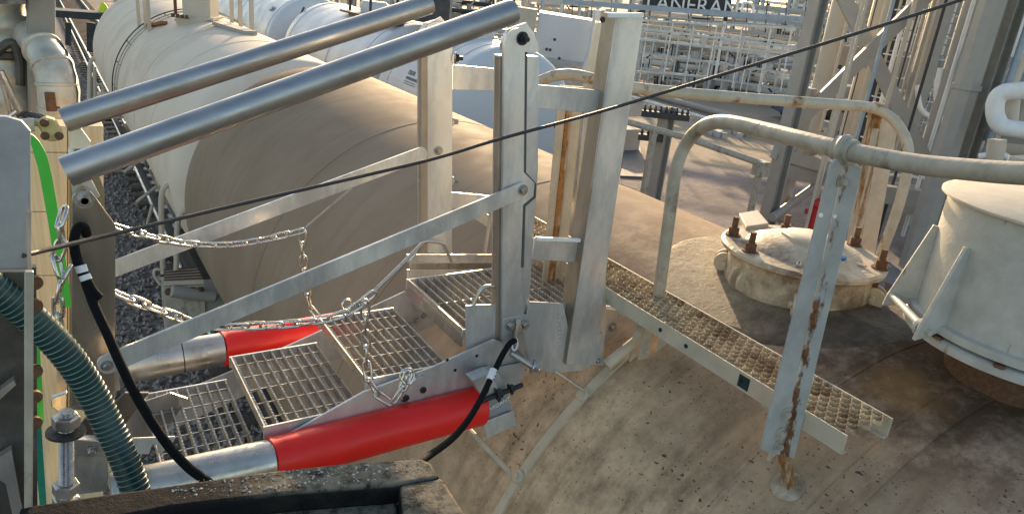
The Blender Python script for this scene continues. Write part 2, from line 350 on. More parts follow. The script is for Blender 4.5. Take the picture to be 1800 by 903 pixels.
def crust():
    m, N, L, b = custom('crusted_pad'); P = N.new('ShaderNodeTexCoord').outputs['Object']
    c = mix(N, L, rng(N, L, nz(N, L, P, 9, 9, .75), .40, .62), (.60, .50, .36), (.33, .25, .165))
    c = mix(N, L, rng(N, L, nz(N, L, P, 4, 8, .7), .56, .66, 0, .7), c, (.15, .105, .07))
    sp = N.new('ShaderNodeSeparateXYZ'); L.new(P, sp.inputs[0])
    dk = mth(N, L, 'ADD', sp.outputs[1], mth(N, L, 'MULTIPLY', nz(N, L, P, 6, 7, .7), .5)); c = mix(N, L, rng(N, L, dk, -1.22, -1.02, .8, 0), c, mix(N, L, rng(N, L, nz(N, L, P, 9, 9, .75), .4, .58), (.20, .14, .10), (.07, .05, .04)))
    L.new(c, b.inputs['Base Color']); b.inputs['Roughness'].default_value = .75
    bp = N.new('ShaderNodeBump'); bp.inputs['Distance'].default_value = .09; L.new(nz(N, L, P, 26, 10, .78), bp.inputs['Height']); L.new(bp.outputs[0], b.inputs['Normal'])
    return m
M['crust'] = crust()
def rusty_paint(name, paint, rustc, axis_stretch, amt, seed):
    m, N, L, b = custom(name); P = N.new('ShaderNodeTexCoord').outputs['Object']
    c = mix(N, L, rng(N, L, nz(N, L, P, 12, 6, .6), .35, .65), paint, tuple(q * .78 for q in paint))
    f = rng(N, L, nz(N, L, mapped(N, L, P, axis_stretch, (seed, seed, seed)), 5, 7, .65), amt, amt + .07)
    r = mix(N, L, rng(N, L, nz(N, L, P, 40, 5, .6), .4, .6), rustc, tuple(q * .5 for q in rustc))
    c = mix(N, L, f, c, r); L.new(c, b.inputs['Base Color']); L.new(rng(N, L, f, 0, 1, .5, .85), b.inputs['Roughness'])
    bp = N.new('ShaderNodeBump'); bp.inputs['Distance'].default_value = .0015; L.new(nz(N, L, P, 70, 6, .6), bp.inputs['Height']); L.new(bp.outputs[0], b.inputs['Normal'])
    return m
def rust_line(name, paint, rustc, org, a, bz, w, bx=0):
    # rust run down a fold: x = a + bz*z
    m, N, L, b = custom(name); P = mapped(N, L, N.new('ShaderNodeTexCoord').outputs['Object'], (1, 1, 1), org)
    sx = N.new('ShaderNodeSeparateXYZ'); L.new(P, sx.inputs[0])
    d = mth(N, L, 'ABSOLUTE', mth(N, L, 'SUBTRACT', sx.outputs[0], mth(N, L, 'ADD', a, mth(N, L, 'MULTIPLY', sx.outputs[2], bz))))
    c = mix(N, L, rng(N, L, nz(N, L, P, 14, 6, .6), .35, .65), paint, tuple(q * .78 for q in paint))
    n = mth(N, L, 'MULTIPLY', mth(N, L, 'SUBTRACT', nz(N, L, mapped(N, L, P, (2, 2, .8)), 6, 7, .7), .50), w * 9)
    f = rng(N, L, mth(N, L, 'SUBTRACT', d, n), -w * .15, w * .35, 1, 0)
    r = mix(N, L, rng(N, L, nz(N, L, P, 45, 5, .6), .4, .6), rustc, tuple(q * .45 for q in rustc))
    c = mix(N, L, f, c, r); L.new(c, b.inputs['Base Color']); L.new(rng(N, L, f, 0, 1, .5, .85), b.inputs['Roughness'])
    return m
M['post_rust'] = rusty_paint('post_rust', (.42, .42, .40), (.22, .10, .05), (3, 3, .8), .57, 3.3)
M['orange_rust'] = rusty_paint('orange_rust', (.52, .45, .34), (.38, .17, .045), (2, 2, .4), .47, 1.3)
M['nozzle'] = rusty_paint('nozzle', (.47, .47, .43), (.27, .16, .07), (3, 3, .6), .64, 5.1)
def timber():
    m, N, L, b = custom('timber'); P = N.new('ShaderNodeTexCoord').outputs['Object']
    g = nz(N, L, mapped(N, L, P, (60, 60, 2.0)), 1.0, 6, .7)
    c = mix(N, L, rng(N, L, g, .35, .65), (.78, .64, .42), (.60, .46, .28))
    c = mix(N, L, rng(N, L, nz(N, L, mapped(N, L, P, (6, 6, 1)), 2, 5, .6), .5, .7, 0, .5), c, (.42, .33, .20))
    L.new(c, b.inputs['Base Color']); b.inputs['Roughness'].default_value = .7
    bp = N.new('ShaderNodeBump'); bp.inputs['Distance'].default_value = .0015; L.new(g, bp.inputs['Height']); L.new(bp.outputs[0], b.inputs['Normal'])
    return m
M['timber'] = timber()
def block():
    m, N, L, b = custom('weathered_sunlit_black'); P = N.new('ShaderNodeTexCoord').outputs['Object']
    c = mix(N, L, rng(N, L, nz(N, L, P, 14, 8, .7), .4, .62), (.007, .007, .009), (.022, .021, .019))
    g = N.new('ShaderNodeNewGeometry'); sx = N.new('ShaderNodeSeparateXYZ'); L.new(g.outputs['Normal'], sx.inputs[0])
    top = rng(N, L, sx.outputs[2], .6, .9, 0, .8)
    c = mix(N, L, mth(N, L, 'MULTIPLY', top, rng(N, L, nz(N, L, P, 30, 8, .75), .35, .55)), c, (.26, .225, .17))  # upward faces coloured paler, as if sunlit
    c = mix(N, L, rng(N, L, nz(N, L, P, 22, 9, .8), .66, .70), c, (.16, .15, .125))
    sxo = N.new('ShaderNodeSeparateXYZ'); L.new(P, sxo.inputs[0]); c = mix(N, L, rng(N, L, mth(N, L, 'ADD', sxo.outputs[0], mth(N, L, 'MULTIPLY', nz(N, L, P, 9, 6, .6), .12)), -.03, .11, .93, .08), c, (.010, .010, .012))  # sunlit right end and shaded left end put into the colour
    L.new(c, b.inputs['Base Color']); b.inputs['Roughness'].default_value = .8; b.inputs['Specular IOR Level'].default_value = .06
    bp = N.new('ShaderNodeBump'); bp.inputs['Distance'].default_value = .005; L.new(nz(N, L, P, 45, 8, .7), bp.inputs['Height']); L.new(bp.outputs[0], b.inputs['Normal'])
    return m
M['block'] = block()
def ground_mat():
    m, N, L, b = custom('yard_ground'); P = N.new('ShaderNodeTexCoord').outputs['Object']
    c = mix(N, L, rng(N, L, nz(N, L, P, .35, 9, .7), .40, .60), (.31, .27, .27), (.19, .165, .165))
    c = mix(N, L, rng(N, L, nz(N, L, mapped(N, L, P, (.25, 1.4, 1)), 1.4, 8, .7), .52, .64, 0, .6), c, (.37, .33, .30))
    c = mix(N, L, rng(N, L, nz(N, L, P, 9, 6, .8), .5, .7, 0, .5), c, (.13, .12, .11))
    sx = N.new('ShaderNodeSeparateXYZ'); L.new(P, sx.inputs[0])
    # sandy concrete roadway past the first columns
    far = mth(N, L, 'ADD', mth(N, L, 'MULTIPLY', sx.outputs[0], .66), mth(N, L, 'MULTIPLY', sx.outputs[1], .75))
    road = rng(N, L, mth(N, L, 'ADD', far, mth(N, L, 'MULTIPLY', nz(N, L, P, .5, 5, .6), 3)), 27, 28.5)
    c = mix(N, L, road, c, mix(N, L, rng(N, L, nz(N, L, P, .3, 7, .7), .4, .65), (.46, .38, .28), (.36, .30, .23)))
    L.new(c, b.inputs['Base Color']); b.inputs['Roughness'].default_value = .9
    bp = N.new('ShaderNodeBump'); bp.inputs['Distance'].default_value = .14; L.new(nz(N, L, P, 4, 9, .78), bp.inputs['Height']); L.new(bp.outputs[0], b.inputs['Normal'])
    return m
M['ground'] = ground_mat()
M['ballast'] = mat('ballast', (.18, .15, .13), .9, 0, .5, 14, second=(.20, .17, .15), second_amt=.42, bump=.05, bscale=16)
M['stone'] = mat('stone', (.28, .225, .19), .85, 0, .6, 7)
M['concrete'] = mat('concrete', (.42, .38, .32), .85, 0, .12, 1.5)
#SECTION2
# ================================================================ SETTING
TL = V((2.72, 3.0, GZ))                 # foot of the near tank car
g = MB(); g.add([(-400, -300, GZ), (1500, -300, GZ), (1500, 1500, GZ), (-400, 1500, GZ)], [(0, 1, 2, 3)])
obj('ground', g, M['ground'], kind='structure', smooth=0, loc=(0, 0, GZ))
g = MB(); g.poly([(-14, -8, GZ + .004), (5.4, -8, GZ + .004), (5.4, 120, GZ + .004), (-14, 120, GZ + .004)], (0, 0, .10))
obj('ballast', g, M['ballast'], kind='structure', smooth=0)
g = MB()
def stone(c, r):
    vs = []
    for d in ((1,0,0),(-1,0,0),(0,1,0),(0,-1,0),(0,0,1),(0,0,-1)):
        vs.append(V(c) + V(d) * r * random.uniform(.6, 1.3) + V((random.uniform(-r, r), random.uniform(-r, r), 0)) * .35)
    g.add(vs, [(0,2,4),(2,1,4),(1,3,4),(3,0,4),(2,0,5),(1,2,5),(3,1,5),(0,3,5)])
for i in range(15000):
    y = 6 + 34 * random.random() ** 1.7; stone((random.uniform(-1.2, 2.1), y, GZ + .12 + random.uniform(-.02, .02)), random.uniform(.022, .05) * (1 + y * .012))
obj('ballast_stones', g, M['stone'], kind='stuff', smooth=0, label='dark loose ballast stones beside the track', cat='ballast')
# track under the two cream tank cars
for x in (AX - .75, AX + .75):
    r = MB(); r.bar((x, -5, GZ + .33), (x, 110, GZ + .33), .07, .045); r.bar((x, -5, GZ + .24), (x, 110, GZ + .24), .02, .14); r.bar((x, -5, GZ + .17), (x, 110, GZ + .17), .14, .02)
    obj('rail', r, M['railsteel'], smooth=0, kind='structure')
sl = MB()
for i in range(120): sl.box((AX, 4 + i * .62, GZ + .13), (2.5, .24, .14))
obj('sleepers', sl, M['wood_dark'], smooth=0, kind='structure')
r = MB(); r.tube([(1.66, 9.0, GZ + .22), (1.70, 14, GZ + .22), (1.74, 25, GZ + .22), (1.80, 60, GZ + .22)], .035, 8)
for y in range(10, 40, 3): r.box((1.7, y, GZ + .12), (.08, .08, .2))
obj('ground_pipe', r, M['railsteel'], label='thin shiny pipe running along the ballast left of the track', cat='pipe')
# ================================================================ TANK CARS
def shell(y0, y1, r, segy, ax=AX, az=AZ, dome_far=.45, dome_near=None, rad=None, seg=120):
    mb = MB(); prof = []
    if dome_near:
        for i in range(9): a = math.pi / 2 * i / 9; prof.append((r * math.sin(a), y0 - dome_near * math.cos(a)))
    for i in range(segy + 1): prof.append((r, y0 + (y1 - y0) * i / segy))
    if dome_far:
        for i in range(1, 10): a = math.pi / 2 * i / 9; prof.append((r * math.cos(a), y1 + dome_far * math.sin(a)))
    mb.lathe((ax, 0, az), (0, 1, 0), prof, seg); return mb
def ts(phi, y, h=0, ax=AX, az=AZ, r=None):
    r = AR if r is None else r; a = math.radians(phi); return V((ax + (r + h) * math.cos(a), y, az + (r + h) * math.sin(a)))
def band(y, w, h, p0, p1, n=40, r=None, ax=AX, az=AZ, base=-.01):
    mb = MB(); vs = []
    for i in range(n + 1):
        p = p0 + (p1 - p0) * i / n
        vs += [ts(p, y - w / 2, base, ax, az, r), ts(p, y - w / 2, h, ax, az, r), ts(p, y + w / 2, h, ax, az, r), ts(p, y + w / 2, base, ax, az, r)]
    fs = []
    for i in range(n):
        a = 4 * i; b = a + 4
        for k in range(4): l = (k + 1) % 4; fs.append((a + k, a + l, b + l, b + k))
    fs += [(3, 2, 1, 0), (4 * n, 4 * n + 1, 4 * n + 2, 4 * n + 3)]
    return mb.add(vs, fs)
car = thing('tank_car', 'near dirty beige tank car with a bolted manway and hose nozzle beneath the gangway', 'tank car', TL, 'cream tank cars on the loading track')
obj('tank_shell', shell(-4, 8.25, AR, 60), M['tank_paint'], car, smooth=50)
for y, w in ((1.25, .016), (3.55, .02), (5.3, .018), (-.6, .016)):
    obj('weld_seam', band(y, w, .003, 40, 200, 60), M['tank_paint'], car, smooth=60)
obj('lap_seam', band(.95, .10, .005, 95, 200, 50), M['tank_paint'], car, smooth=60)
s = band(1.93, .04, .012, 119, 200, 40); sb = obj('strap', s, M['cream'], car)
for px, py in ((1018, 690), (898, 832)):
    d = ray(px, py); p = min((ts(ph, 1.93, .012) for ph in range(118, 200)), key=lambda q: q.normalized().cross(d).length)
    n = V((p.x - AX, 0, p.z - AZ)).normalized(); c = MB(); c.lathe(p, n, [(.026, 0), (.028, .006), (.024, .012)], 20); c.lathe(p + n * .012, n, [(.012, 0), (.011, .009)], 6)
    obj('clamp_nut', c, M['cream'], sb)
p = ts(131.5, 1.93, .03); c = MB(); c.tube([p, PD(975, 652, (p.xy.length) * .985)], .006, 8); obj('tie_rod', c, M['railsteel'], car)
c = MB(); c.tube([PY(640, 560, 3.3), PY(835, 765, 1.95), PY(896, 830, 1.93)], .010, 8); obj('conduit', c, M['cream'], car)
# reinforcement pad round the manway
MC = V((AX, 1.84))
def pad(r0, h, cy, n=46):
    mb = MB(); vs = []; fs = []
    rows = 14
    for j in range(rows + 1):
        rr = r0 * j / rows
        for k in range(n):
            a = 2 * math.pi * k / n; dx = rr * math.cos(a); dy = rr * math.sin(a); ph = 90 - math.degrees(dx / AR)
            vs.append(ts(ph, cy + dy, h if j < rows else -.01))
    for j in range(rows):
        for k in range(n): l = (k + 1) % n; fs.append((j * n + k, (j + 1) * n + k, (j + 1) * n + l, j * n + l))
    return mb.add(vs, fs)
obj('reinforcement_pad', pad(.60, .009, 1.86), M['crust'], car, smooth=60)
# manway ------------------------------------------------
HC = V((2.72, 1.84, AZ + AR + .085))
mw = MB(); mw.lathe(HC - V((0, 0, .25)), (0, 0, 1), [(.305, 0), (.30, .285), (.29, .29), (.27, .29)], 56); mwo = obj('manway_neck', mw, M['grime'], car)
cv = MB(); cv.lathe(HC + V((0, 0, .052)), (0, 0, 1), [(.33, -.012), (.342, -.004), (.342, .010), (.33, .018), (.24, .02), (.225, .030), (.16, .058), (.08, .075), (.0, .08)], 56)
cover = obj('manway_cover', cv, M['grime'], car, smooth=30)
oc = MB(); oc.lathe(HC + V((.02, -.02, .10)), (.04, 0, 1), [(.13, 0), (.13, .028), (.115, .036)], 8); obj('cover_boss', oc, M['cream'], cover)
wd = MB(); wd.poly([PZ(1298, 382, -.96), PZ(1330, 376, -.96), PZ(1350, 400, -.96), PZ(1310, 406, -.96)], (.0, .0, .022)); obj('handle_lug', wd, M['cream'], cover, bevel=.004)
lk = MB()
for k in range(9): lk.box(HC + V((math.cos(1.25 * k) * .24, math.sin(1.25 * k) * .24, .078)), (.05, .012, .008), Matrix.Rotation(1.25 * k, 3, 'Z'))
obj('weld_tab', lk, M['cream'], cover)
for k, (bx_, by_) in enumerate(((1291, 400), (1321, 428), (1382, 396), (1505, 418), (1550, 458), (1425, 470))):
    q = PZ(bx_, by_, HC.z + .105); q.z = HC.z; o_ = (q - HC); o_.z = 0; ar = math.atan2(o_.y, o_.x)
    e = MB(); e.tube([q + V((0, 0, -.05)), q + V((0, 0, .155))], .0135, 10); e.lathe(q + V((0, 0, .070)), (0, 0, 1), [(.034, 0), (.034, .007)], 16); e.lathe(q + V((0, 0, .077)), (0, 0, 1), [(.025, 0), (.025, .032)], 6)
    eb = obj('swing_bolt', e, M['rustbolt'], car)
    t = V((-math.sin(ar), math.cos(ar), 0)); o = V((math.cos(ar), math.sin(ar), 0))
    lg = MB()
    for sgn in (-1, 1):
        c0 = q + t * .026 * sgn + V((0, 0, -.055)) + o * .01
        lg.lathe(c0 - t * .006, t, [(.044, 0), (.047, .003), (.047, .009), (.044, .012)], 22); lg.box(c0 - o * .03, (.04, .012, .05), Matrix((o, t, V((0, 0, 1)))).transposed())
    lg.lathe(q + V((0, 0, -.055)) + o * .01 - t * .045, t, [(.013, 0), (.013, .09)], 12)
    obj('hinge_lug', lg, M['cream'], eb)
tg = MB(); p0 = PZ(1488, 452, -.93); tg.tube(smooth_path([p0, PZ(1515, 445, -.92), PZ(1480, 462, -.92)]), .0015, 6); obj('seal_wire', tg, M['bolt'], cover)
tg = MB(); tg.box(PZ(1483, 456, -.93), (.035, .018, .02), Matrix.Rotation(.6, 3, 'Z')); obj('seal_tag', tg, M['blueplastic'], cover)
tg = MB(); tg.box(PZ(1490, 444, -.93), (.05, .014, .003), Matrix.Rotation(.6, 3, 'Z')); obj('paper_tag', tg, M['white'], cover)
# nozzle ---------------------------------------------------
NC = V((2.76, .94, -.97))
c = MB(); c.lathe(NC - V((0, 0, .25)), (0, 0, 1), [(.22, 0), (.22, .25)], 56); obj('nozzle_neck', c, M['rustbolt'], car)
c = MB(); c.lathe(NC, (0, 0, 1), [(.375, -.010), (.388, -.006), (.388, .018), (.38, .024), (.372, .026)], 72)
c.lathe(NC + V((0, 0, .034)), (0, 0, 1), [(.375, 0), (.385, .004), (.385, .030), (.36, .034)], 72); fl = obj('nozzle_flange', c, M['nozzle'], car, smooth=30)
c = MB(); c.lathe(NC + V((0, 0, .06)), (0, 0, 1), [(.362, 0), (.366, .395), (.362, .40)], 72); hous = obj('nozzle_housing', c, M['nozzle'], car, smooth=30)
c = MB(); c.lathe(NC + V((0, 0, .455)), (0, 0, 1), [(.384, 0), (.389, .003), (.389, .010), (.383, .013), (.1, .03), (0, .032)], 72); obj('nozzle_lid', c, M['cream'], hous, smooth=30)
for az_, wide in ((124, 0), (160, 1), (-20, 0), (40, 0)):
    a = math.radians(az_ if az_ < 0 else az_); o = V((math.cos(a), math.sin(a), 0)); t = V((-o.y, o.x, 0)); q = NC
    lug = MB(); base = q + o * .352
    for sgn in (0,):
        pts = [base + V((0, 0, .33)), base + o * .03 + V((0, 0, .335)), base + o * .105 + V((0, 0, .05)), base + o * .11 + V((0, 0, .01)), base + o * .04 + V((0, 0, .035)), base + V((0, 0, .06))]
        lug.poly([p_ - t * .007 for p_ in pts], t * .014)
    l = obj('hinge_lug', lug, M['nozzle'], hous, bevel=.002)
    b = MB(); pp = base + o * .072 + V((0, 0, .045)); 
    b.lathe(pp - t * .03, t, [(.030, 0), (.030, .012)], 20); b.lathe(pp - t * .045, t, [(.019, 0), (.019, .016)], 6); b.lathe(pp - t * .05, t, [(.010, 0), (.010, .07)], 12)
    obj('hinge_pin', b, M['nozzle'], l)
c = MB(); A_ = NC + V((math.cos(math.radians(124)), math.sin(math.radians(124)), 0)) * .44 + V((0, 0, .055)); B_ = NC + V((math.cos(math.radians(160)), math.sin(math.radians(160)), 0)) * .44 + V((0, 0, .055)); c.tube([A_, B_], .013, 12); obj('hinge_bar', c, M['nozzle'], hous)
for k in range(12):
    a = math.radians(k * 30 + 12); q = NC + V((math.cos(a), math.sin(a), 0)) * .383 + V((0, 0, .024)); c = MB(); c.lathe(q, (0, 0, 1), [(.018, 0), (.016, .008)], 6); obj('flange_nut', c, M['rustbolt'], fl)
# grip-strut walkway ------------------------------------------
WZ = -1.075; WX0, WX1 = 1.785, 2.0
def strut_plank(y0, y1):
    mb = MB(); n = int((y1 - y0) / .034)
    for i in range(n):
        for ph in (0, 1):
            yc = y0 + .010 + i * .034 + ph * .017; K = 48
            cells = 3.5
            top = []; bot = []
            for k in range(K + 1):
                u = k / K; x = WX0 + .006 + (WX1 - WX0 - .012) * u
                w = math.sin(u * cells * 2 * math.pi + (math.pi if ph else 0)); y = yc + .0080 * w
                z = WZ + .007 * max(w, -w * .2) + (.0030 if k % 2 else 0)
                top.append(V((x, y, z))); bot.append(V((x, y, z - .012)))
            vs = []; fs = []
            for k in range(K + 1): vs += [top[k] + V((0, -.0018, 0)), top[k] + V((0, .0018, 0)), bot[k] + V((0, .0018, 0)), bot[k] + V((0, -.0018, 0))]
            for k in range(K):
                a = 4 * k
                for q in range(4): r_ = (q + 1) % 4; fs.append((a + q, a + 4 + q, a + 4 + r_, a + r_))
            mb.add(vs, fs)
    return mb
wk = obj('walkway_grating', strut_plank(.93, 3.1), M['grip'], car, smooth=0)
c = MB()
c.bar((WX0, .93, WZ - .030), (WX0, 3.1, WZ - .030), .005, .062); c.bar((WX1, .93, WZ - .030), (WX1, 3.1, WZ - .030), .005, .062)
c.bar((WX0 + .01, .93, WZ - .060), (WX0 + .01, 3.1, WZ - .060), .022, .004); c.bar((WX1 - .01, .93, WZ - .06), (WX1 - .01, 3.1, WZ - .06), .022, .004)
wch = obj('walkway_channel', c, M['cream'], wk, smooth=0)
c = MB(); q = PX(1307, 672, WX0 - .004); c.box(q, (.002, .042, .042)); obj('dark_sticker', c, M['teal'], wk, smooth=0)
for y in (1.2, 1.9, 2.6):
    c = MB(); c.bar((WX0 + .01, y, WZ - .07), (WX1, y, WZ - .07), .04, .012); c.bar((1.9, y, WZ - .07), (1.9, y, -1.38), .05, .012, (0, 1, 0)); obj('walkway_bracket', c, M['cream'], car)
c = MB()
for y in (2.15, 1.55, 1.68, 1.30, 1.16): c.lathe(V((WX0 - .003, y, WZ - .03)), (-1, 0, 0), [(.008, 0), (.008, .002)], 12)
obj('bolt_hole', c, M['black_bolt'], wk, smooth=0)
# near handrail of the tank top
hr = smooth_path([PY(1150, 575, 1.87), PY(1163, 480, 1.87), PY(1176, 385, 1.87), PY(1188, 300, 1.87), PX(1205, 255, 1.93), PX(1232, 225, 1.90), PX(1270, 214, 1.86), PX(1340, 228, 1.80), PX(1410, 246, 1.74), PX(1485, 265, 1.70), PX(1600, 287, 1.68), PX(1700, 298, 1.66), PX(1800, 305, 1.64), PX(1950, 308, 1.62)], 5)
c = MB(); c.tube(hr, .0235, 18); obj('handrail', c, M['rail'], car, smooth=60)
# foot of the pipe post: clamp plates and bolts
c = MB(); c.bar(PY(1146, 545, 1.845), PY(1130, 630, 1.845), .05, .012, (0, 1, 0)); c.bar(PY(1172, 565, 1.85), PY(1155, 645, 1.85), .055, .008, (0, 1, 0)); c.bar(PY(1126, 575, 1.85), PY(1120, 605, 1.85), .05, .01, (0, 1, 0))
fp = obj('post_clamp', c, M['cream'], car, bevel=.002)
for px, py in ((1128, 562), (1120, 586), (1138, 601), (1137, 617), (1160, 580)):
    b = MB(); b.bolt(PY(px, py, 1.835), (-.2, -1, .1), .010, .012, .006); obj('bolt', b, M['cream'], fp)
c = MB(); c.tube([PY(1128, 592, 1.90), PY(1066, 642, 1.92)], [.022, .024], 14); obj('brace_pipe', c, M['cream'], car)
# angle post with rust streak
a0, a1 = PY(1485, 285, 1.10), PY(1362, 800, 1.10)
def px_plate(mb, pts, Y, t=.006, both=None): return mb.poly([PY(x, y, Y) for x, y in pts], (0, t, 0))
c = MB(); px_plate(c, [(1461, 292), (1470, 280), (1484, 278), (1371, 800), (1338, 790)], 1.095, .007)
pt, pb_ = PY(1484, 280, 1.097), PY(1371, 800, 1.097)
M['post_line'] = rust_line('post_line', (.40, .41, .40), (.20, .085, .04), TL, pt.x - (pt.x - pb_.x) / (pt.z - pb_.z) * pt.z + .006, (pt.x - pb_.x) / (pt.z - pb_.z), .010)
f2 = [PY(1484, 280, 1.097), PY(1516, 296, 1.06), PY(1396, 806, 1.06), PY(1371, 800, 1.097)]
c.poly(f2, (.006, .004, 0))
ap = obj('angle_post', c, M['post_line'], car, bevel=.0012)
hh = MB()
for px, py in ((1442, 378), (1466, 380)): hh.lathe(PY(px, py, 1.080), (-.2, -1, 0), [(.0055, 0), (.0055, .004)], 12)
obj('bolt_hole', hh, M['white'], ap, smooth=0)
for px, py in ((1478, 318), (1380, 726), (1371, 760), (1367, 782)):
    b = MB(); b.bolt(PY(px, py, 1.093), (-.1, -1, .05), .011, .014, .004); obj('bolt', b, M['rail'], ap)
c = MB(); q = PX(1485, 264, 1.70); c.ring(q, (0, 1, -.1), .030, .010, 20, 8); c.lathe(q + V((0, .025, 0)), (0, -1, 0), [(.031, 0), (.031, .05)], 20); obj('rail_clamp', c, M['rail'], ap)
c = MB(); dq = ray(1366, 836); q = min((ts(k * .25, 1.095, 0) for k in range(460, 560)), key=lambda w: w.normalized().cross(dq).length); n = V((q.x - AX, 0, q.z - AZ)).normalized(); c.lathe(q - n * .002, n, [(.052, 0), (.052, .007), (.044, .010)], 24); obj('weld_pad', c, M['grime'], ap)
c = MB(); c.bar(q - n * .01, PY(1376, 770, 1.112), .036, .026); obj('foot', c, M['orange_rust'], ap, bevel=.002)
M['streaked2'] = rusty_paint('streaked2', (.50, .44, .34), (.30, .15, .05), (1, 1, 1), .56, 4.2)
# rail crossing over the tank and its posts
c = MB(); c.tube(smooth_path([PX(905, 178, 1.80), PX(940, 148, 1.80), V((1.86, 2.52, -.34)), PZ(1110, 154, -.355), PZ(1300, 172, -.365), PX(1470, 184, 2.95), PX(1540, 192, 3.22), PX(1580, 222, 3.28), PX(1597, 275, 3.28), PX(1580, 360, 3.28), PX(1547, 452, 3.28), PX(1540, 480, 3.28)], 5), .0235, 16); obj('handrail', c, M['streaked2'], car, smooth=60)
YO = PX(1543, 200, 3.26).y
def fold_post(L_, mid, R_, Y, mat_a, mat_b, par=car):
    c = MB(); c.poly([PY(*L_[0], Y), PY(*mid[0], Y + .03), PY(*mid[1], Y + .03), PY(*L_[1], Y)], (0, .006, 0)); o_ = obj('angle_post', c, mat_a, par)
    c = MB(); c.poly([PY(*mid[0], Y + .03), PY(*R_[0], Y), PY(*R_[1], Y), PY(*mid[1], Y + .03)], (0, .006, 0)); obj('flange', c, mat_b, o_); return o_
M['streaked'] = rusty_paint('streaked', (.55, .47, .36), (.40, .20, .06), (2, 2, .3), .60, 2.2)
op = fold_post([(1528, 196), (1488, 436)], [(1552, 198), (1512, 440)], [(1582, 204), (1538, 446)], YO, M['orange_rust'], M['streaked'])
c = MB(); c.lathe(PX(1543, 192, 3.25), (0, 1, 0), [(.03, -.03), (.03, .03)], 16); c.bar(PX(1543, 195, 3.25), PX(1536, 225, 3.25), .05, .012, (1, 0, 0)); obj('rail_clamp', c, M['orange_rust'], op)
op = fold_post([(984, 150), (953, 500)], [(1005, 152), (968, 502)], [(1026, 153), (990, 504)], 2.30, M['streaked'], M['cream'])
c = MB(); c.poly([PY(1000, 155, 2.315), PY(1008, 155, 2.315), PY(974, 500, 2.315), PY(964, 500, 2.315)], (0, .004, 0)); obj('rust_run', c, M['orange_rust'], op)
b = MB(); b.bolt(PX(987, 222, 1.795), (-1, -.3, 0), .014, .02, .02); obj('bolt', b, M['rustbolt'], op)
c = MB(); c.poly([PX(955, 455, 1.79), PX(985, 458, 1.79), PX(980, 520, 1.79), PX(945, 516, 1.79)], (.01, 0, 0)); op2 = obj('foot_plate', c, M['orange_rust'], op, bevel=.002)
for px, py in ((960, 470), (958, 485), (956, 500), (978, 474)): b = MB(); b.bolt(PX(px, py, 1.785), (-1, -.4, .1), .008, .01); obj('bolt', b, M['orange_rust'], op2)
# brown flat strip lying past the manway
c = MB(); c.poly([PZ(1556, 495, -1.12), PZ(1600, 512, -1.12), PZ(1600, 528, -1.14), PZ(1554, 512, -1.14)], (.02, .0, -.02)); obj('rust_strip', c, M['rustbolt'], car)

# ---- second car behind: same track
B0, B1 = 9.3, 21.5; BZ = AZ - .06
TB = V((AX, 15, GZ)); car2 = thing('tank_car', 'cream tank car farther along the track with a ladder ring and a square dome box', 'tank car', TB, 'cream tank cars on the loading track')
obj('tank_shell', shell(B0, B1, 1.52, 50, az=BZ, dome_near=.5, dome_far=1.3), M['cream_clean'], car2, smooth=50)
def bandB(y, w, h, p0=20, p1=200): return band(y, w, h, p0, p1, 60, r=1.52, az=BZ)
obj('girth_band', bandB(15.7, .34, .012), M['cream'], car2, smooth=60)
for dy in (-.2, .2):
    rgm = MB(); rgm.tube([ts(p, 15.7 + dy, .05, az=BZ, r=1.52) for p in range(60, 200, 4)], .012, 6)
    for p in range(64, 200, 16): rgm.tube([ts(p, 15.7 + dy, 0, az=BZ, r=1.52), ts(p, 15.7 + dy, .05, az=BZ, r=1.52)], .010, 6)
    obj('grab_rail', rgm, M['bgdark'] if dy > 0 else M['rail'], car2)
for y in (11.2, 12.9, 18.6): obj('weld_seam', bandB(y, .03, .006), M['cream_clean'], car2, smooth=60)
def onB(px, py, lo=100, hi=112):
    d = ray(px, py); x0, z0 = AX, BZ; a = d.x ** 2 + d.z ** 2; b = -2 * (d.x * x0 + d.z * z0); cc = x0 * x0 + z0 * z0 - 1.52 ** 2
    D_ = max(b * b - 4 * a * cc, 0); return d * ((-b - math.sqrt(D_)) / 2 / a)
for px, py in ((245, 48), (257, 52), (263, 55), (408, 40), (423, 48), (443, 58)):
    q = onB(px, py); c = MB(); c.bar(q - V((0, 0, .1)), q + V((0, 0, 1.15)), .06, .06); obj('rail_post', c, M['bgcream'], car2)
def bar2(name, a, b, w, t, m, par): c = MB(); c.bar(a, b, w, t); return obj(name, c, m, par)
q1, q2 = onB(262, 50), onB(290, 45); bar2('platform_edge', q1 + V((0, 0, .05)), q2 + V((0, 0, .05)), .10, .05, M['rust'], car2)
q1, q2 = onB(385, 45), onB(440, 62); bar2('platform_edge', q1 + V((0, 0, .03)), q2 + V((0, 0, .03)), .22, .06, M['bgsteel'], car2)
q = onB(345, 38); c = MB(); c.lathe(q + V((0.05, .15, -.1)), (0, 0, 1), [(.34, 0), (.36, .14), (.36, .16)], 32); c.box(q + V((.08, .12, .07)), (.62, .55, .04), Matrix.Rotation(math.radians(-28), 3, 'Z')); c.box(q + V((.08, .12, .0)), (.66, .58, .04), Matrix.Rotation(math.radians(-28), 3, 'Z')); db = obj('dome_flange', c, M['bgcream'], car2)
c = MB(); c.box(q + V((.10, .10, .5)), (.46, .46, .84), Matrix.Rotation(math.radians(-28), 3, 'Z')); obj('dome_housing', c, M['bgcream'], db)
c = MB(); 
for k in range(4): c.bolt(q + V((-.38 + k * .06, -.1 - k * .07, .06)), (0, 0, 1), .03, .05)
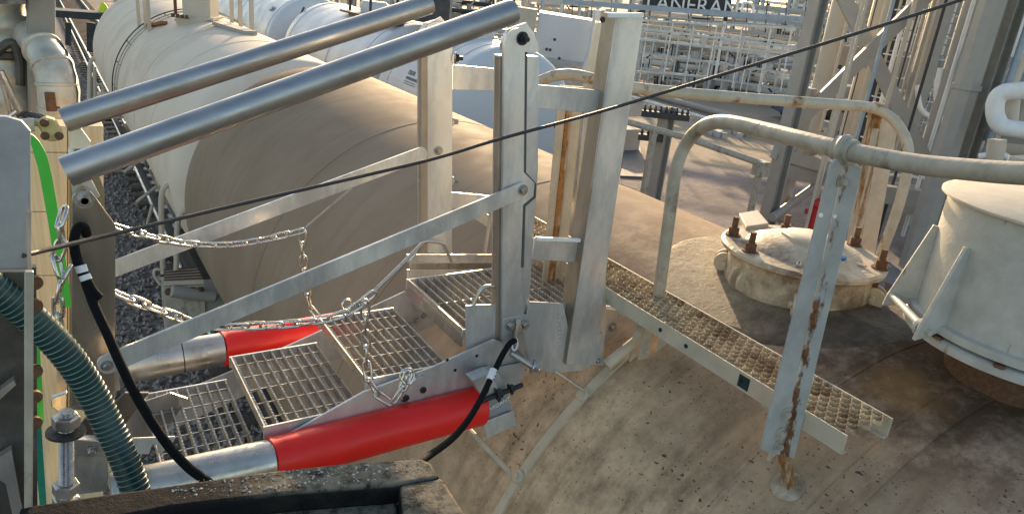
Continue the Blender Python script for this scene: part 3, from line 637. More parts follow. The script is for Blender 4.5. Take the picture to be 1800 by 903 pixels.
c.poly([q + V((-.32, .1, .08)), q + V((-.28, .1, .08)), q + V((-.28, .1, .5)), q + V((-.32, .1, .3))], (0, .1, 0)); obj('dome_latch', c, M['rustbolt'], db)
# side ladders and the end platform by the couplers
def ucar(pts, r, m, par, name): c = MB(); c.tube(smooth_path(pts, 5), r, 10); return obj(name, c, m, par, smooth=60)
Yl = 9.5
ucar([PY(287, 480, Yl), PY(284, 400, Yl), PY(284, 345, Yl), PY(292, 326, Yl), PY(310, 322, Yl), PY(326, 321, Yl)], .035, M['bgcream'], car2, 'grab_rail')
ucar([PY(309, 560, 9.0), PY(310, 470, 9.0), PY(312, 395, 9.0), PY(320, 375, 9.0), PY(330, 370, 9.0)], .033, M['bgcream'], car2, 'grab_rail')
ucar([PY(283, 474, 9.0), PY(272, 474, 9.0), PY(272, 486, 9.0), PY(282, 500, 9.0)], .018, M['bgcream'], car2, 'grab_handle')
c = MB(); Z0 = PY(315, 480, 8.9).z
pl = [PZ(288, 473, Z0), PZ(345, 468, Z0), PZ(358, 492, Z0), PZ(288, 495, Z0)]; c.poly(pl, (0, 0, -.05)); ep = obj('end_platform', c, M['cream'], car2)
c = MB()
for i in range(14):
    for j in range(5):
        u, v = (i + .5) / 14, (j + .5) / 5; p_ = pl[0].lerp(pl[1], u).lerp(pl[3].lerp(pl[2], u), v); c.box(p_ + V((0, 0, .006)), (.03, .03, .012))
obj('grating', c, M['rustbolt'], ep, smooth=0)
c = MB(); a_ = pl[3]; b_ = pl[2]; c.poly([a_ - V((0, 0, .06)), b_ - V((0, 0, .06)), b_ - V((0, 0, .55)), a_ - V((0, 0, .75))], (0, .3, 0)); obj('end_sill', c, M['rail'], car2)
c = MB(); 
for k in range(5): c.bolt(a_.lerp(b_, .1 + k * .2) - V((0, .02, .12)), (0, -1, 0), .03, .03)
obj('bolt_row', c, M['rustbolt'], ep)
c = MB(); q = PY(355, 520, 8.9)
c.box(q, (.45, .5, .22)); c.box(q + V((-.15, -.2, .15)), (.22, .2, .14)); c.lathe(q + V((.1, -.3, .1)), (-1, 0, .3), [(.07, 0), (.07, .5)], 14); c.box(q + V((.05, -.1, -.25)), (.6, .25, .1)); c.tube([q + V((-.25, -.2, -.1)), q + V((-.25, -.25, -.5)), q + V((.1, -.25, -.6))], .05, 10); c.bar(q + V((-.3, 0, -.4)), q + V((.3, 0, .0)), .1, .1)
obj('coupler', c, M['bgsteel'], car2, bevel=.01)
c = MB(); c.bar((AX - 1.15, -4, AZ - 1.4), (AX - 1.15, 8.2, AZ - 1.4), .1, .25); c.bar((AX, -4, AZ - 1.75), (AX, 8.4, AZ - 1.75), .5, .35); obj('underframe', c, M['bgdark'], car)
c = MB(); c.bar((AX, 9.2, AZ - 1.75), (AX, 21, AZ - 1.75), .5, .35); c.bar((AX - 1.25, 10, AZ - 1.5), (AX - 1.25, 20.6, AZ - 1.5), .06, .12); obj('underframe', c, M['bgdark'], car2)
def bogie(par, yc, x=AX):
    c = MB()
    for dy in (-.88, .88):
        for sx in (-.75, .75): c.lathe((x + sx - .06, yc + dy, GZ + .80), (1, 0, 0), [(.46, 0), (.46, .03), (.42, .05), (.42, .12), (.1, .14)], 28)
        c.lathe((x - .8, yc + dy, GZ + .8), (1, 0, 0), [(.07, 0), (.07, 1.6)], 12)
    for sx in (-1.0, 1.0): c.bar((x + sx, yc - 1.2, GZ + .85), (x + sx, yc + 1.2, GZ + .85), .12, .22)
    obj('bogie', c, M['bgdark'], par, smooth=40)
bogie(car, 6.6); bogie(car, 1); bogie(car2, 11.2); bogie(car2, 19.5)
# side ladder, with loose struts that stick out over the ballast
c = MB()
for (a, b) in (((160, 118), (160, 172)), ((178, 165), (168, 158)),): pass
c.tube([PY(157, 175, 19), PY(158, 112, 19), PY(162, 104, 19), PY(168, 104, 19)], .045, 8); c.tube([PY(168, 150, 19), PY(178, 148, 19), PY(182, 160, 19)], .04, 8); c.tube([PY(166, 118, 19), PY(167, 178, 19)], .04, 8)
obj('side_ladder', c, M['bgcream'], car2)
c = MB(); q = PY(172, 165, 19); c.box(q + V((.2, 0, -.25)), (.5, .6, .5)); obj('step_box', c, M['cream'], car2)
for a, b in (((217, 303), (246, 282)), ((240, 355), (275, 328)), ((252, 420), (268, 360))):
    c = MB(); c.tube([PY(*a, 12), PY(*b, 12)], .025, 8); obj('brake_rod', c, M['rail'], car2)

# ================================================================ NEIGHBOURING TRAIN OF WHITE TANKERS
CXX = 7.45; CZ = -2.62; CR = 1.5
def ridgeY(px, py, ax=CXX): d = ray(px, py); return d.y / d.x * (ax + .55)
for i, (y0, y1, lab, m) in enumerate(((23.5, 33.0, 'grey-white tanker behind the others, partly cut off by the far white one', 'tanker_white'), (15.7, 21.8, 'white tanker with dark rail on top, between two other white tankers', 'tanker_white'), (11.9, 14.7, 'white tanker with crumpled silver cover and black lettering, nearest of its train', 'tanker_white'), (35, 44, 'most distant pale tanker beside the dome of the cream tank car', 'tanker_white'))):
    t = thing('white_tanker', lab, 'tanker', (CXX, (y0 + y1) / 2, GZ), 'white tankers on the next track')
    obj('tank_shell', shell(y0, y1, CR, 24, ax=CXX, az=CZ, dome_near=.45, dome_far=.45, seg=96), M[m], t, smooth=50)
    for k, yy in enumerate((y0 + .35, (y0 + y1) / 2 - .6, y1 - .35)):
        obj('weld_band', band(yy, .06, .012, 20, 230, 50, r=CR, ax=CXX, az=CZ), M[m], t, smooth=60)
    ym = (y0 + y1) / 2
    c = MB(); c.lathe((CXX, ym, CZ + CR - .1), (0, 0, 1), [(.35, 0), (.35, .3), (.3, .36)], 28); obj('dome', c, M[m], t)
    c = MB(); c.bar((CXX, y0, GZ + 1.1), (CXX, y1, GZ + 1.1), .5, .35); c.bar((CXX - 1.3, y0 - .3, GZ + 1.25), (CXX - 1.3, y1 + .3, GZ + 1.25), .1, .25); obj('underframe', c, M['bgdark'], t)
    bogie(t, y0 + 1.2, CXX); bogie(t, y1 - 1.2, CXX)
    for sy in (y1 + .1,):
        for sx in (-1.2, -.8):
            c = MB(); c.tube([V((CXX + sx, sy, GZ + 1)), V((CXX + sx, sy, CZ + .6)), V((CXX + sx + .35, sy, CZ + 1.3))], .03, 8); obj('ladder_rail', c, M['bgdark'], t)
        for k in range(8): c = MB(); zz = GZ + 1.3 + k * .32; c.tube([(CXX - 1.2, sy, zz), (CXX - .8, sy, zz)], .018, 6); obj('ladder_rung', c, M['bgdark'], t)
    if i in (1, 2):
        yy = {1: 17.6, 2: 14.2}[i]
        for dy in ((0, -1.6, 1.4) if i == 1 else (0.1, -.8)):
            q = V((CXX - .55, yy + dy, CZ + CR - .12)); c = MB(); c.tube([q, q + V((0, 0, 1.1 if i == 1 else .35))], .035, 8); obj('rail_post', c, M['bgdark'], t)
        if i == 1:
            c = MB(); c.tube([(CXX - .55, yy - 1.6, CZ + CR + .95), (CXX - .55, yy + 1.4, CZ + CR + .95)], .03, 8); c.tube([(CXX - .55, yy - 1.6, CZ + CR + .5), (CXX - .55, yy + 1.4, CZ + CR + .5)], .022, 8); c.bar((CXX - .6, yy - 1.8, CZ + CR - .04), (CXX - .6, yy + 1.6, CZ + CR - .04), .3, .05); obj('top_rail', c, M['bgdark'], t)
            c = MB(); c.box((CXX - .2, yy - 2.4, CZ + CR + .35), (.7, .8, .5)); obj('valve_box', c, M['bgdark'], t, bevel=.03)
    if i == 2:
        # crumpled silver sheet on the far half of the top
        c = MB(); nx, ny = 26, 26; vs = []; fs = []
        for a in range(nx + 1):
            for b in range(ny + 1):
                ph = 75 + 48 * a / nx; y = 13.0 + 1.5 * b / ny; h = .02 + .10 * abs(noise.noise(V((ph * .07, y * 3.2, 3)))) + .05 * abs(noise.noise(V((ph * .2, y * 7, 1))))
                vs.append(ts(ph, y, h, CXX, CZ, CR))
        for a in range(nx):
            for b in range(ny): k = a * (ny + 1) + b; fs.append((k, k + 1, k + ny + 2, k + ny + 1))
        c.add(vs, fs); obj('crumpled_cover', c, M['tanker_silver'], t, smooth=20)
        for ph in (158, 163): obj('side_seam', band(13.3, 2.6, .012, ph, ph + .8, 2, r=CR, ax=CXX, az=CZ), M['tanker_white'], t)
        for nm, y, ph, size, body in (('stencil_text', 13.55, 152, .13, 'ESDR'), ('stencil_text', 13.55, 156, .09, 'HHHHHHHH'), ('stencil_text', 13.55, 159.5, .09, 'HHEHHHHH'), ('stencil_text', 12.75, 160, .10, 'RE 12 50 06'), ('stencil_text', 12.5, 164, .10, 'MCD'), ('stencil_text', 12.7, 168, .10, 'B 15 002 PK1'), ('stencil_text', 12.3, 172, .10, 'B 102')):
            p = ts(ph, y, .008, CXX, CZ, CR); q = ts(ph - 3, y, .008, CXX, CZ, CR)
            textobj(nm, body, M['text'], p, (0, -1, 0), q - p, size, t)
    if i == 0:
        p = ts(140, 24.6, .01, CXX, CZ, CR); q = ts(137, 24.6, .01, CXX, CZ, CR); textobj('stencil_text', 'DBH', M['text'], p, (0, -1, 0), q - p, .25, t)
for x in (CXX - .75, CXX + .75):
    r = MB(); r.bar((x, -5, GZ + .10), (x, 110, GZ + .10), .07, .14); obj('rail', r, M['railsteel'], smooth=0, kind='structure')
# ================================================================ GANGWAY
YN, YF = 2.0, 2.75
GW = thing('loading_gangway', 'aluminium folding gangway with four grated steps, safety cage and red padded side tubes', 'gangway', (.9, 2.35, -1.6))
def P2(pts, Y, t=.006): return MB().poly([PY(x, y, Y) for x, y in pts], (0, t, 0))
def plate(name, pts, Y, t=.006, m='alu', par=GW, bevel=.0015): return obj(name, P2(pts, Y, t), M[m], par, bevel=bevel)
def bolts(lst, Y, par, n=(0, -1, 0), r=.009, m='bolt', sh=.004, name='bolt'):
    for x, y in lst: b = MB(); b.bolt(PY(x, y, Y), n, r, r * .9, sh); obj(name, b, M[m], par)
# counterbalance tubes
for (a, b, Y, r) in (((116, 302), (903, 20), YN, .037), ((112, 212), (757, 7), YF, .0385)):
    A, B = PY(*a, Y), PY(*b, Y); d = (B - A).normalized(); c = MB()
    c.lathe(A, d, [(r * .8, .004), (r, 0), (r, (B - A).length - .012), (r * .93, (B - A).length)], 40); tb = obj('balance_tube', c, M['alu_tube'], GW, smooth=50)
c = P2([(884, 100), (880, 78), (893, 52), (925, 40), (940, 60), (945, 88)], YN + .004, .01); obj('tube_lug', c, M['alu'], GW)
c = P2([(742, 100), (744, 60), (752, 42), (775, 30), (792, 50), (795, 70), (793, 100)], YF + .004, .01); obj('tube_lug', c, M['alu'], GW)
plate('tube_lug', [(122, 312), (154, 303), (176, 345), (160, 356), (134, 350)], YN + .05, .012)
plate('tube_lug', [(120, 232), (140, 222), (160, 250), (150, 262), (122, 262)], YF + .02, .012)
# hinge plates on the rack side
hp = plate('hinge_plate', [(126, 360), (127, 345), (134, 335), (148, 330), (160, 336), (203, 396), (203, 700), (196, 712), (126, 712)], YN + .032, .012, 'plate_dark', bevel=.002)
bolts([(148, 350)], YN + .03, hp, r=.016); 
plate('hinge_plate', [(122, 290), (122, 262), (127, 250), (138, 243), (151, 247), (184, 335), (184, 720), (122, 720)], YF + .035, .012, 'plate_dark', bevel=.002)
c = MB(); c.ring(PY(137, 261, YF + .03), (0, 1, 0), .026, .009, 20, 8, 1, .6); obj('slot_rim', c, M['white'], GW)
c = MB(); c.box(PY(150, 470, YN + .07), (.02, .05, .5)); c.box(PY(193, 560, YN + .07), (.014, .05, .42)); obj('hinge_stiffener', c, M['steel'], GW)
# flat hand bars
def flat(pa, pb, Y, w, t, name='hand_bar'):
    A, B = PY(*pa, Y), PY(*pb, Y); d = (B - A).normalized(); n = V((0, 1, 0)).cross(d).normalized(); pts = []
    for k in range(9): a = math.pi * k / 8; pts.append(A - d * math.sin(a) * w / 2 * .8 + n * math.cos(a) * w / 2)
    for k in range(9): a = math.pi * k / 8; pts.append(B + d * math.sin(a) * w / 2 * .8 - n * math.cos(a) * w / 2)
    return obj(name, MB().poly(pts, (0, t, 0)), M['alu'], GW, bevel=.0015)
hb = flat((188, 641), (920, 335), YN - .034, .056, .010); bolts([(188, 642)], YN - .034, hb, r=.010); bolts([(919, 334)], YN - .034, hb, r=.013)
hb2 = flat((195, 475), (742, 271), YF - .022, .060, .010)
# ---- cage posts
pn = plate('cage_post', [(880, 98), (948, 100), (946, 300), (929, 560), (884, 604), (873, 604)], YN, .045, 'alu', bevel=.003)
plate('post_flange', [(878, 100), (889, 100), (884, 604), (871, 604)], YN - .002, .03, 'flange', pn)
ov = plate('cover_plate', [(886, 95), (887, 75), (892, 62), (901, 53), (914, 49), (927, 51), (938, 60), (945, 74), (948, 92), (923, 92), (921, 303), (940, 322), (938, 345), (919, 360), (916, 470), (922, 560), (915, 604), (882, 604)], YN - .017, .014)
obj('gap_shade', P2([(923, 92), (927, 92), (925, 303), (943, 323), (942, 347), (924, 363), (921, 470), (917, 470), (921, 361), (939, 346), (939, 323), (921, 304)], YN - .003, .006), M['plate_shade'], ov)  # thin dark strip painted as the shade beside the cover plate
bolts([(918, 68)], YN - .017, ov, r=.014, m='black_bolt', sh=.02)
lb = MB()
for y in (135, 268, 393): lb.bolt(PY(879, y, YN + .02), (-1, 0, 0), .012, .012)
obj('bolt', lb, M['steel'], pn)
pf = plate('cage_post', [(741, 100), (742, 60), (752, 42), (772, 36), (788, 46), (796, 65), (795, 445), (741, 445)], YF, .045, 'alu', bevel=.003)
plate('post_flange', [(741, 100), (752, 100), (752, 445), (740, 445)], YF - .002, .03, 'flange', pf)
bolts([(770, 265)], YF, pf, r=.014, sh=.006)
lb = MB()
for y in (103, 212, 316): lb.bolt(PY(742, y, YF + .02), (-1, 0, 0), .012, .012); lb.bolt(PY(796, y + 2, YF + .02), (1, -.3, 0), .012, .02)
obj('bolt', lb, M['steel'], pf)
bolts([(799, 102)], YF, pf, n=(1, -.3, 0), r=.016, m='black_bolt', sh=.02)
# big channel post on the right: web facing us, flange on the left
wide = P2([(1085, 24), (1132, 24), (1069, 450), (1048, 640), (994, 640), (1012, 525), (1065, 155)], YN - .03, .006)
bp = obj('cage_post', wide, M['alu'], GW, bevel=.002)
fl = MB()
A, B = PY(1085, 26, YN - .03), PY(994, 640, YN - .03)
fl.poly([A, B, B + V((0, .075, 0)), A + V((0, .075, 0))], (.006, 0, 0)); obj('post_flange', fl, M['flange'], bp)
bpl = MB()
for x, y in ((1060, 35), (1048, 205), (1026, 372)): bpl.lathe(PY(x, y, YN + .01), (-1, -.2, 0), [(.010, 0), (.010, .004)], 14)
obj('bolt_hole', bpl, M['black_bolt'], bp, smooth=0)
wc = MB(); A, B = PY(1070, 27, YN - .032), PY(1130, 27, YN - .032); wc.bar(A, B, .012, .014); 
wc2 = MB(); A, B = PY(942, 419, YN - .012), PY(1019, 422, YN - .012); wc2.bar(A, B, .012, .012)
obj('white_cap', wc, M['white'], bp); 
pr = plate('cage_post', [(1028, 195), (1058, 195), (1036, 440), (1002, 440)], YF, .05, 'steel'); 
plate('cage_post', [(1058, 40), (1088, 40), (1060, 190), (1030, 190)], YF, .05, 'steel')
# crossbars
cbx = plate('crossbar', [(944, 149), (1064, 160), (1058, 200), (944, 191)], YN + .002, .008)
cb2 = plate('crossbar', [(940, 418), (1022, 421), (1018, 461), (936, 456)], YN + .002, .008)
obj('white_cap', wc2, M['white'], cb2)
plate('crossbar', [(796, 114), (884, 122), (884, 160), (796, 158)], YF + .004, .008)
plate('crossbar', [(794, 338), (882, 346), (882, 374), (794, 366)], YF + .004, .008)
plate('crossbar', [(884, 122), (1060, 134), (1058, 158), (884, 158)], YF + .10, .008, 'steel') if 0 else None
sidebar = MB(); sidebar.poly([PY(855, 445, YF - .1), PY(869, 445, YF - .1), PY(872, 375, YF - .1), PY(866, 375, YF - .1)], (0, .03, 0)); obj('brace_strip', sidebar, M['steel'], GW)
# base of cage: big gusset panel, brackets
plate('base_panel', [(930, 530), (990, 533), (996, 560), (1010, 640), (1046, 636), (1030, 650), (985, 655), (955, 652), (925, 638), (924, 560)], YN - .012, .006)
fb = MB(); A, B = PY(984, 530, YN - .018), PY(1000, 640, YN - .018)
for k in range(14): q = PY(984, 535 + k * 7, YN - .014); fb.lathe(q, (0, -1, 0), [(.005, 0), (.003, .003)], 8)
obj('weld_bead', fb, M['alu'], GW)
plate('side_bracket', [(1046, 490), (1065, 492), (1066, 560), (1060, 640), (1042, 642)], YN - .02, .012)
br = plate('side_bracket', [(1064, 538), (1088, 542), (1085, 615), (1062, 622)], YN + .06, .01)
bolts([(1076, 574)], YN + .06, br, r=.014); plate('white_strip', [(1064, 538), (1088, 540), (1088, 546), (1064, 544)], YN + .055, .015, 'white', br)
sp = plate('serrated_clip', [(1046, 585), (1063, 587), (1062, 643), (1042, 640)], YN - .035, .012); bolts([(1051, 634)], YN - .035, sp, r=.008)
# latch plate with rope ring
lp = plate('latch_plate', [(884, 560), (929, 552), (930, 600), (925, 640), (884, 640)], YN - .02, .008)
bolts([(897, 572), (922, 570)], YN - .022, lp, r=.013)
c = MB(); c.poly([PY(908, 560, YN - .03), PY(915, 562, YN - .03), PY(932, 640, YN - .07), PY(905, 605, YN - .06)], (0, .01, .0)); obj('latch_arm', c, M['steel'], lp)
c = MB(); c.tube([PY(900, 620, YN - .03), PY(938, 645, YN - .10)], .013, 14); c.bolt(PY(935, 643, YN - .10), (.8, -.5, -.3), .018, .02, .01); obj('latch_pin', c, M['steel'], lp)
c = MB(); c.ring(PY(905, 605, YN - .07), (.6, -1, .2), .021, .0035, 20, 8); obj('ring', c, M['white'], lp)
# ---- stair: stringers
nst = plate('stringer', [(480, 778), (640, 688), (760, 645), (868, 596), (884, 602), (922, 640), (905, 668), (850, 700), (700, 740), (500, 792)], YN - .03, .008)
hs = MB()
for x, y in ((800, 650), (838, 625), (742, 662), (786, 632), (712, 678)): hs.lathe(PY(x, y, YN - .031), (0, -1, 0), [(.006, 0), (.006, .001)], 12)
obj('bolt_hole', hs, M['black_bolt'], nst, smooth=0)
bolts([(742, 683), (712, 697)], YN - .031, nst, r=.012, m='black_bolt')
plate('hinge_patch', [(700, 700), (716, 668), (748, 660), (756, 690), (730, 712)], YN - .036, .006, 'alu', nst)
plate('end_plate', [(866, 648), (922, 636), (925, 645), (905, 690), (880, 690)], YN - .045, .006)
fst = plate('stringer', [(240, 720), (400, 655), (545, 590), (712, 512), (790, 560), (700, 600), (560, 640), (420, 700), (260, 775)], YF - .13, .008)
bolts([(732, 563), (745, 555), (722, 570)], YF - .132, fst, r=.009)
# ---- bar grating treads
def grating(x0, x1, y0, y1, z, nb, nc, h=.032, teeth=26, th=.0055):
    mb = MB()
    for i in range(nb):
        x = x0 + (x1 - x0) * i / (nb - 1); pts = []
        for k in range(teeth * 2 + 1): pts.append(V((x, y0 + (y1 - y0) * k / (teeth * 2), z + (.0028 if k % 2 else -.0015))))
        pts += [V((x, y1, z - h)), V((x, y0, z - h))]
        mb.poly(pts, (th, 0, 0))
    for j in range(nc):
        y = y0 + (y1 - y0) * (j + .6) / (nc + .2); mb.bar((x0, y, z - .008), (x1, y, z - .008), .0035, .0035)
    return mb
def tread(name, x0, x1, y0, y1, z, nb, nc, lab=None, dz=.045):
    t = obj(name, grating(x0, x1, y0, y1, z, nb, nc), M['grate'], GW, smooth=0, label=lab)
    c = MB(); c.box(((x0 + x1) / 2, y0 - .004, z - dz / 2 + .002), (x1 - x0 + .02, .006, dz)); obj('end_band', c, M['alu'], t)
    c = MB(); c.box(((x0 + x1) / 2, y1 + .004, z - .022), (x1 - x0 + .02, .006, .045)); obj('end_band', c, M['alu'], t)
    c = MB(); c.box((x0 - .004, (y0 + y1) / 2, z - .016), (.005, y1 - y0, .034)); obj('nosing', c, M['grate'], t)
    return t
tread('tread', .195, .455, 1.985, PZ(262, 692, -1.455).y, -1.455, 9, 6)
tread('tread', .485, .785, 1.995, PZ(416, 626, -1.363).y, -1.363, 10, 5)
tread('tread', .815, 1.10, 2.0, PZ(566, 560, -1.27).y, -1.27, 10, 5)
PZ_ = -1.165
px0 = PZ(820, 582, PZ_); px1 = PZ(712, 492, PZ_)
tread('platform', px0.x, 1.78, 2.03, px1.y, PZ_, 18, 1, dz=.03)
c = MB(); c.bar((px0.x - .006, 2.03, PZ_ - .045), (px0.x - .006, px1.y, PZ_ - .045), .006, .05); obj('platform_edge', c, M['steel'], GW)
for pts, Y, m in ((([(715, 447), (885, 447), (885, 461), (715, 461)]), 2.76, 'alu'), ([(720, 462), (885, 462), (885, 474), (720, 474)], 2.74, 'steel'), ([(716, 474), (885, 474), (885, 492), (716, 492)], 2.745, 'alu')):
    plate('kick_plate', pts, Y, .006, m)
plate('kick_plate', [(819, 537), (884, 534), (884, 592), (819, 615)], 2.0, .006)
plate('kick_plate', [(925, 533), (1000, 533), (1003, 560), (925, 560)], 2.02, .006)
c = MB(); c.tube(smooth_path([PY(722, 458, 2.72), PY(738, 432, 2.72), PY(748, 424, 2.72), PY(776, 427, 2.72), PY(783, 435, 2.72), PY(794, 460, 2.72)], 5), .007, 10); obj('grab_handle', c, M['steel'], GW, smooth=60)
c = MB(); c.tube(smooth_path([PY(832, 536, 2.01), PY(845, 510, 2.01), PY(856, 503, 2.01), PY(874, 503, 2.01), PY(884, 504, 2.01)], 5), .007, 10); obj('grab_handle', c, M['steel'], GW, smooth=60)
plate('platform_hanger', [(729, 522), (745, 530), (745, 543), (760, 548), (735, 548), (727, 535)], 2.6, .03, 'alu')
# ---- padded side tubes
for Y, s0, s1, e0, e1, r in ((1.93, (196, 872), (478, 808), (478, 808), (842, 713), .070), (2.80, (190, 648), (392, 613), (392, 613), (590, 578), .072)):
    A, B, C_ = PY(*s0, Y), PY(*s1, Y), PY(*e1, Y); d = (C_ - B).normalized()
    c = MB(); c.lathe(A, (B - A), [(r * .90, 0), (r * .93, .004), (r * .93, (B - A).length)], 36); st = obj('side_tube', c, M['alu_tube'] if 0 else M['galv_tube'] if 'galv_tube' in M else M['steel'], GW, smooth=60)
    if Y > 2.5: c = MB(); c.lathe(A + (B - A) * .62, (B - A), [(r * .935, 0), (r * .936, .002), (r * .935, .004)], 36); obj('tube_joint', c, M['black_bolt'], st)
    # sleeve with soft sag and wavy ends
    n, sg = 40, 44; vs = []; fs = []; u = d.cross(V((0, 0, 1))).normalized(); w = u.cross(d); Ln = (C_ - B).length
    for i in range(n + 1):
        for k in range(sg):
            a = 2 * math.pi * k / sg; t = i / n; q = B + d * Ln * t
            rr = r * (1.0 + .02 * noise.noise(V((t * 6, math.cos(a) * 2, math.sin(a) * 2))) + (.03 if (i == 0 or i == n) else 0))
            q2 = q + (u * math.cos(a) + w * math.sin(a)) * rr
            if i in (0, n): q2 += d * .006 * math.sin(2 * a)
            vs.append(q2)
    for i in range(n):
        for k in range(sg): l = (k + 1) % sg; fs.append((i * sg + k, i * sg + l, (i + 1) * sg + l, (i + 1) * sg + k))
    fs.append(tuple(range(sg - 1, -1, -1))); fs.append(tuple(n * sg + k for k in range(sg)))
    obj('red_sleeve', MB().add(vs, fs), M['red'], GW, smooth=60)
# end bracket of the near tube
Ye = 1.90
c = MB(); c.poly([PY(852, 662, Ye), PY(875, 655, Ye), PY(885, 668, Ye), PY(910, 745, Ye - .02), PY(906, 750, Ye - .02), PY(880, 690, Ye), PY(856, 690, Ye)], (0, .06, 0)); eb = obj('tube_end_bracket', c, M['alu'], GW, bevel=.002)
plate('end_tab', [(850, 742), (903, 722), (908, 748), (855, 770)], Ye - .03, .006, 'alu', eb)
plate('guard_tab', [(830, 668), (862, 655), (880, 690), (850, 700)], Ye - .02, .05, 'alu', eb)
c = MB(); c.tube([PY(845, 705, Ye - .03), PY(918, 676, Ye - .03)], .009, 12); c.bolt(PY(872, 694, Ye - .03), (1, 0, .3), .018, .02); c.bolt(PY(896, 684, Ye - .03), (1, 0, .3), .014, .015); obj('threaded_rod', c, M['black_bolt'], eb)
plate('dark_pad', [(848, 700), (892, 690), (902, 722), (850, 742)], Ye - .012, .03, 'greypanel', eb)
q = PY(853, 726, Ye - .02); textobj('label_text', 'HARDANT', M['white'], q, PY(878, 712, Ye - .02) - q, (0, 0, 1), .022, eb, .0006)
# ---- chains
def chain(name, pts, label, wire=.0046, pitch=.050, L=.034, Wd=.0125, par=None, group=None, m='chain', cat='chain'):
    path = smooth_path(pts, 12); ds = [0]
    for i in range(1, len(path)): ds.append(ds[-1] + (path[i] - path[i - 1]).length)
    def at(s):
        s = min(max(s, 0), ds[-1])
        for i in range(1, len(path)):
            if ds[i] >= s: f = (s - ds[i - 1]) / max(ds[i] - ds[i - 1], 1e-9); return path[i - 1].lerp(path[i], f), (path[i] - path[i - 1]).normalized()
        return path[-1], (path[-1] - path[-2]).normalized()
    n = max(int(ds[-1] / pitch), 1); mb = MB()
    for i in range(n):
        p, d = at((i + .5) * ds[-1] / n); u = d.cross(V((0, 0, 1)) if abs(d.z) < .9 else V((0, 1, 0))).normalized(); w = d.cross(u)
        a = math.radians(25 + (90 if i % 2 else 0) + random.uniform(-12, 12)); s_ = u * math.cos(a) + w * math.sin(a)
        lp_ = []
        for k in range(16):
            t = 2 * math.pi * k / 16; cx_ = math.cos(t); sy_ = math.sin(t)
            lp_.append(p + d * ((L - Wd) * (1 if cx_ > 0 else -1) * (1 if abs(cx_) > 1e-6 else 0) + Wd * cx_) + s_ * Wd * sy_)
        mb.tube(lp_, wire, 8, closed=True)
    if par is not None: return obj(name, mb, M[m], par, smooth=60)
    return obj(name, mb, M[m], smooth=60, label=label, cat=cat, group=group)
ch1 = thing('safety_chain', 'upper steel safety chain hanging along the far hand bar with a drop chain', 'chain', PY(330, 428, 2.62), 'safety chains of the gangway')
chain('links', [PY(203, 398, 2.5), PY(260, 415, 2.55), PY(330, 428, 2.62), PY(400, 430, 2.62), PY(470, 420, 2.62), PY(532, 405, 2.6)], '', par=ch1)
chain('drop_links', [PY(532, 405, 2.6), PY(532, 440, 2.6), PY(537, 490, 2.6), PY(545, 535, 2.6), PY(562, 560, 2.58)], '', par=ch1)
c = MB(); c.tube([PY(534, 402, 2.6), PY(618, 330, 2.7)], .0035, 8); c.tube([PY(534, 404, 2.6), PY(619, 332, 2.7)], .002, 6); obj('wire_tie', c, M['cable'] if 0 else M['rail'], ch1)
ch2 = thing('safety_chain', 'lower steel safety chain hung across the steps with a ring at its free end', 'chain', PY(420, 572, 2.02), 'safety chains of the gangway')
chain('links', [PY(203, 515, 2.06), PY(240, 530, 2.08), PY(300, 553, 2.1), PY(360, 572, 2.12), PY(430, 573, 2.1), PY(520, 568, 2.05), PY(600, 553, 2.0), PY(656, 516, 1.98)], '', par=ch2)
chain('drop_links', [PY(641, 530, 1.98), PY(643, 580, 1.98), PY(645, 640, 1.97), PY(652, 672, 1.95), PY(672, 698, 1.93), PY(692, 702, 1.92), PY(708, 680, 1.92), PY(718, 655, 1.93)], '', par=ch2)
c = MB(); c.ring(PY(716, 660, 1.92), (-.2, -1, .3), .024, .0035, 22, 8); c.ring(PY(722, 664, 1.92), (.4, -1, .1), .022, .0035, 22, 8); c.ring(PY(610, 535, 2.02), (.1, -1, .2), .017, .003, 18, 8); obj('ring', c, M['chain'], ch2)
c = MB(); c.tube([PY(657, 512, 1.98), PY(700, 470, 2.02), PY(742, 428, 2.06)], .0055, 8); obj('wire_tie', c, M['bolt'], ch2)
chain('hanging_chain', [PY(113, 368, 1.95), PY(106, 395, 1.93), PY(108, 425, 1.93), PY(100, 455, 1.93), PY(106, 478, 1.92), PY(118, 480, 1.93), PY(104, 510, 1.92), PY(103, 548, 1.92), PY(108, 580, 1.92)], 'short steel chain bunched against the timber beside the green strap', pitch=.040, L=.028, Wd=.0115)
# ---- ropes and cable
def rope(name, pts, r, m, label, cat, k=8, seg=14): c = MB(); c.tube(smooth_path(pts, k), r, seg); return obj(name, c, m, smooth=60, label=label, cat=cat)
rp = rope('black_rope', [PY(152, 412, 2.0), PY(147, 399, 1.985), PY(136, 402, 1.98), PY(130, 425, 1.97), PY(135, 455, 1.96), PY(147, 485, 1.94), PY(165, 535, 1.9), PY(188, 585, 1.85), PY(212, 640, 1.8), PY(245, 705, 1.75), PY(290, 775, 1.68), PY(330, 820, 1.62), PY(372, 852, 1.56), PY(400, 890, 1.5)], .0115, M['black_rope'], 'thick black rope from the steel hinge plate running down past the lowest step', 'rope')
c = MB(); c.tube([PY(141, 466, 1.95), PY(145, 478, 1.945)], .0135, 14); obj('white_band', c, M['white'], rp); c = MB(); c.tube([PY(148, 483, 1.935), PY(152, 492, 1.93)], .0135, 14); obj('white_band', c, M['white'], rp)
c = MB(); c.tube(smooth_path([PY(152, 490, 1.93), PY(163, 510, 1.92), PY(177, 525, 1.91)], 5), [.011] * 10 + [.004], 12); obj('rope_tail', c, M['black_rope'], rp)
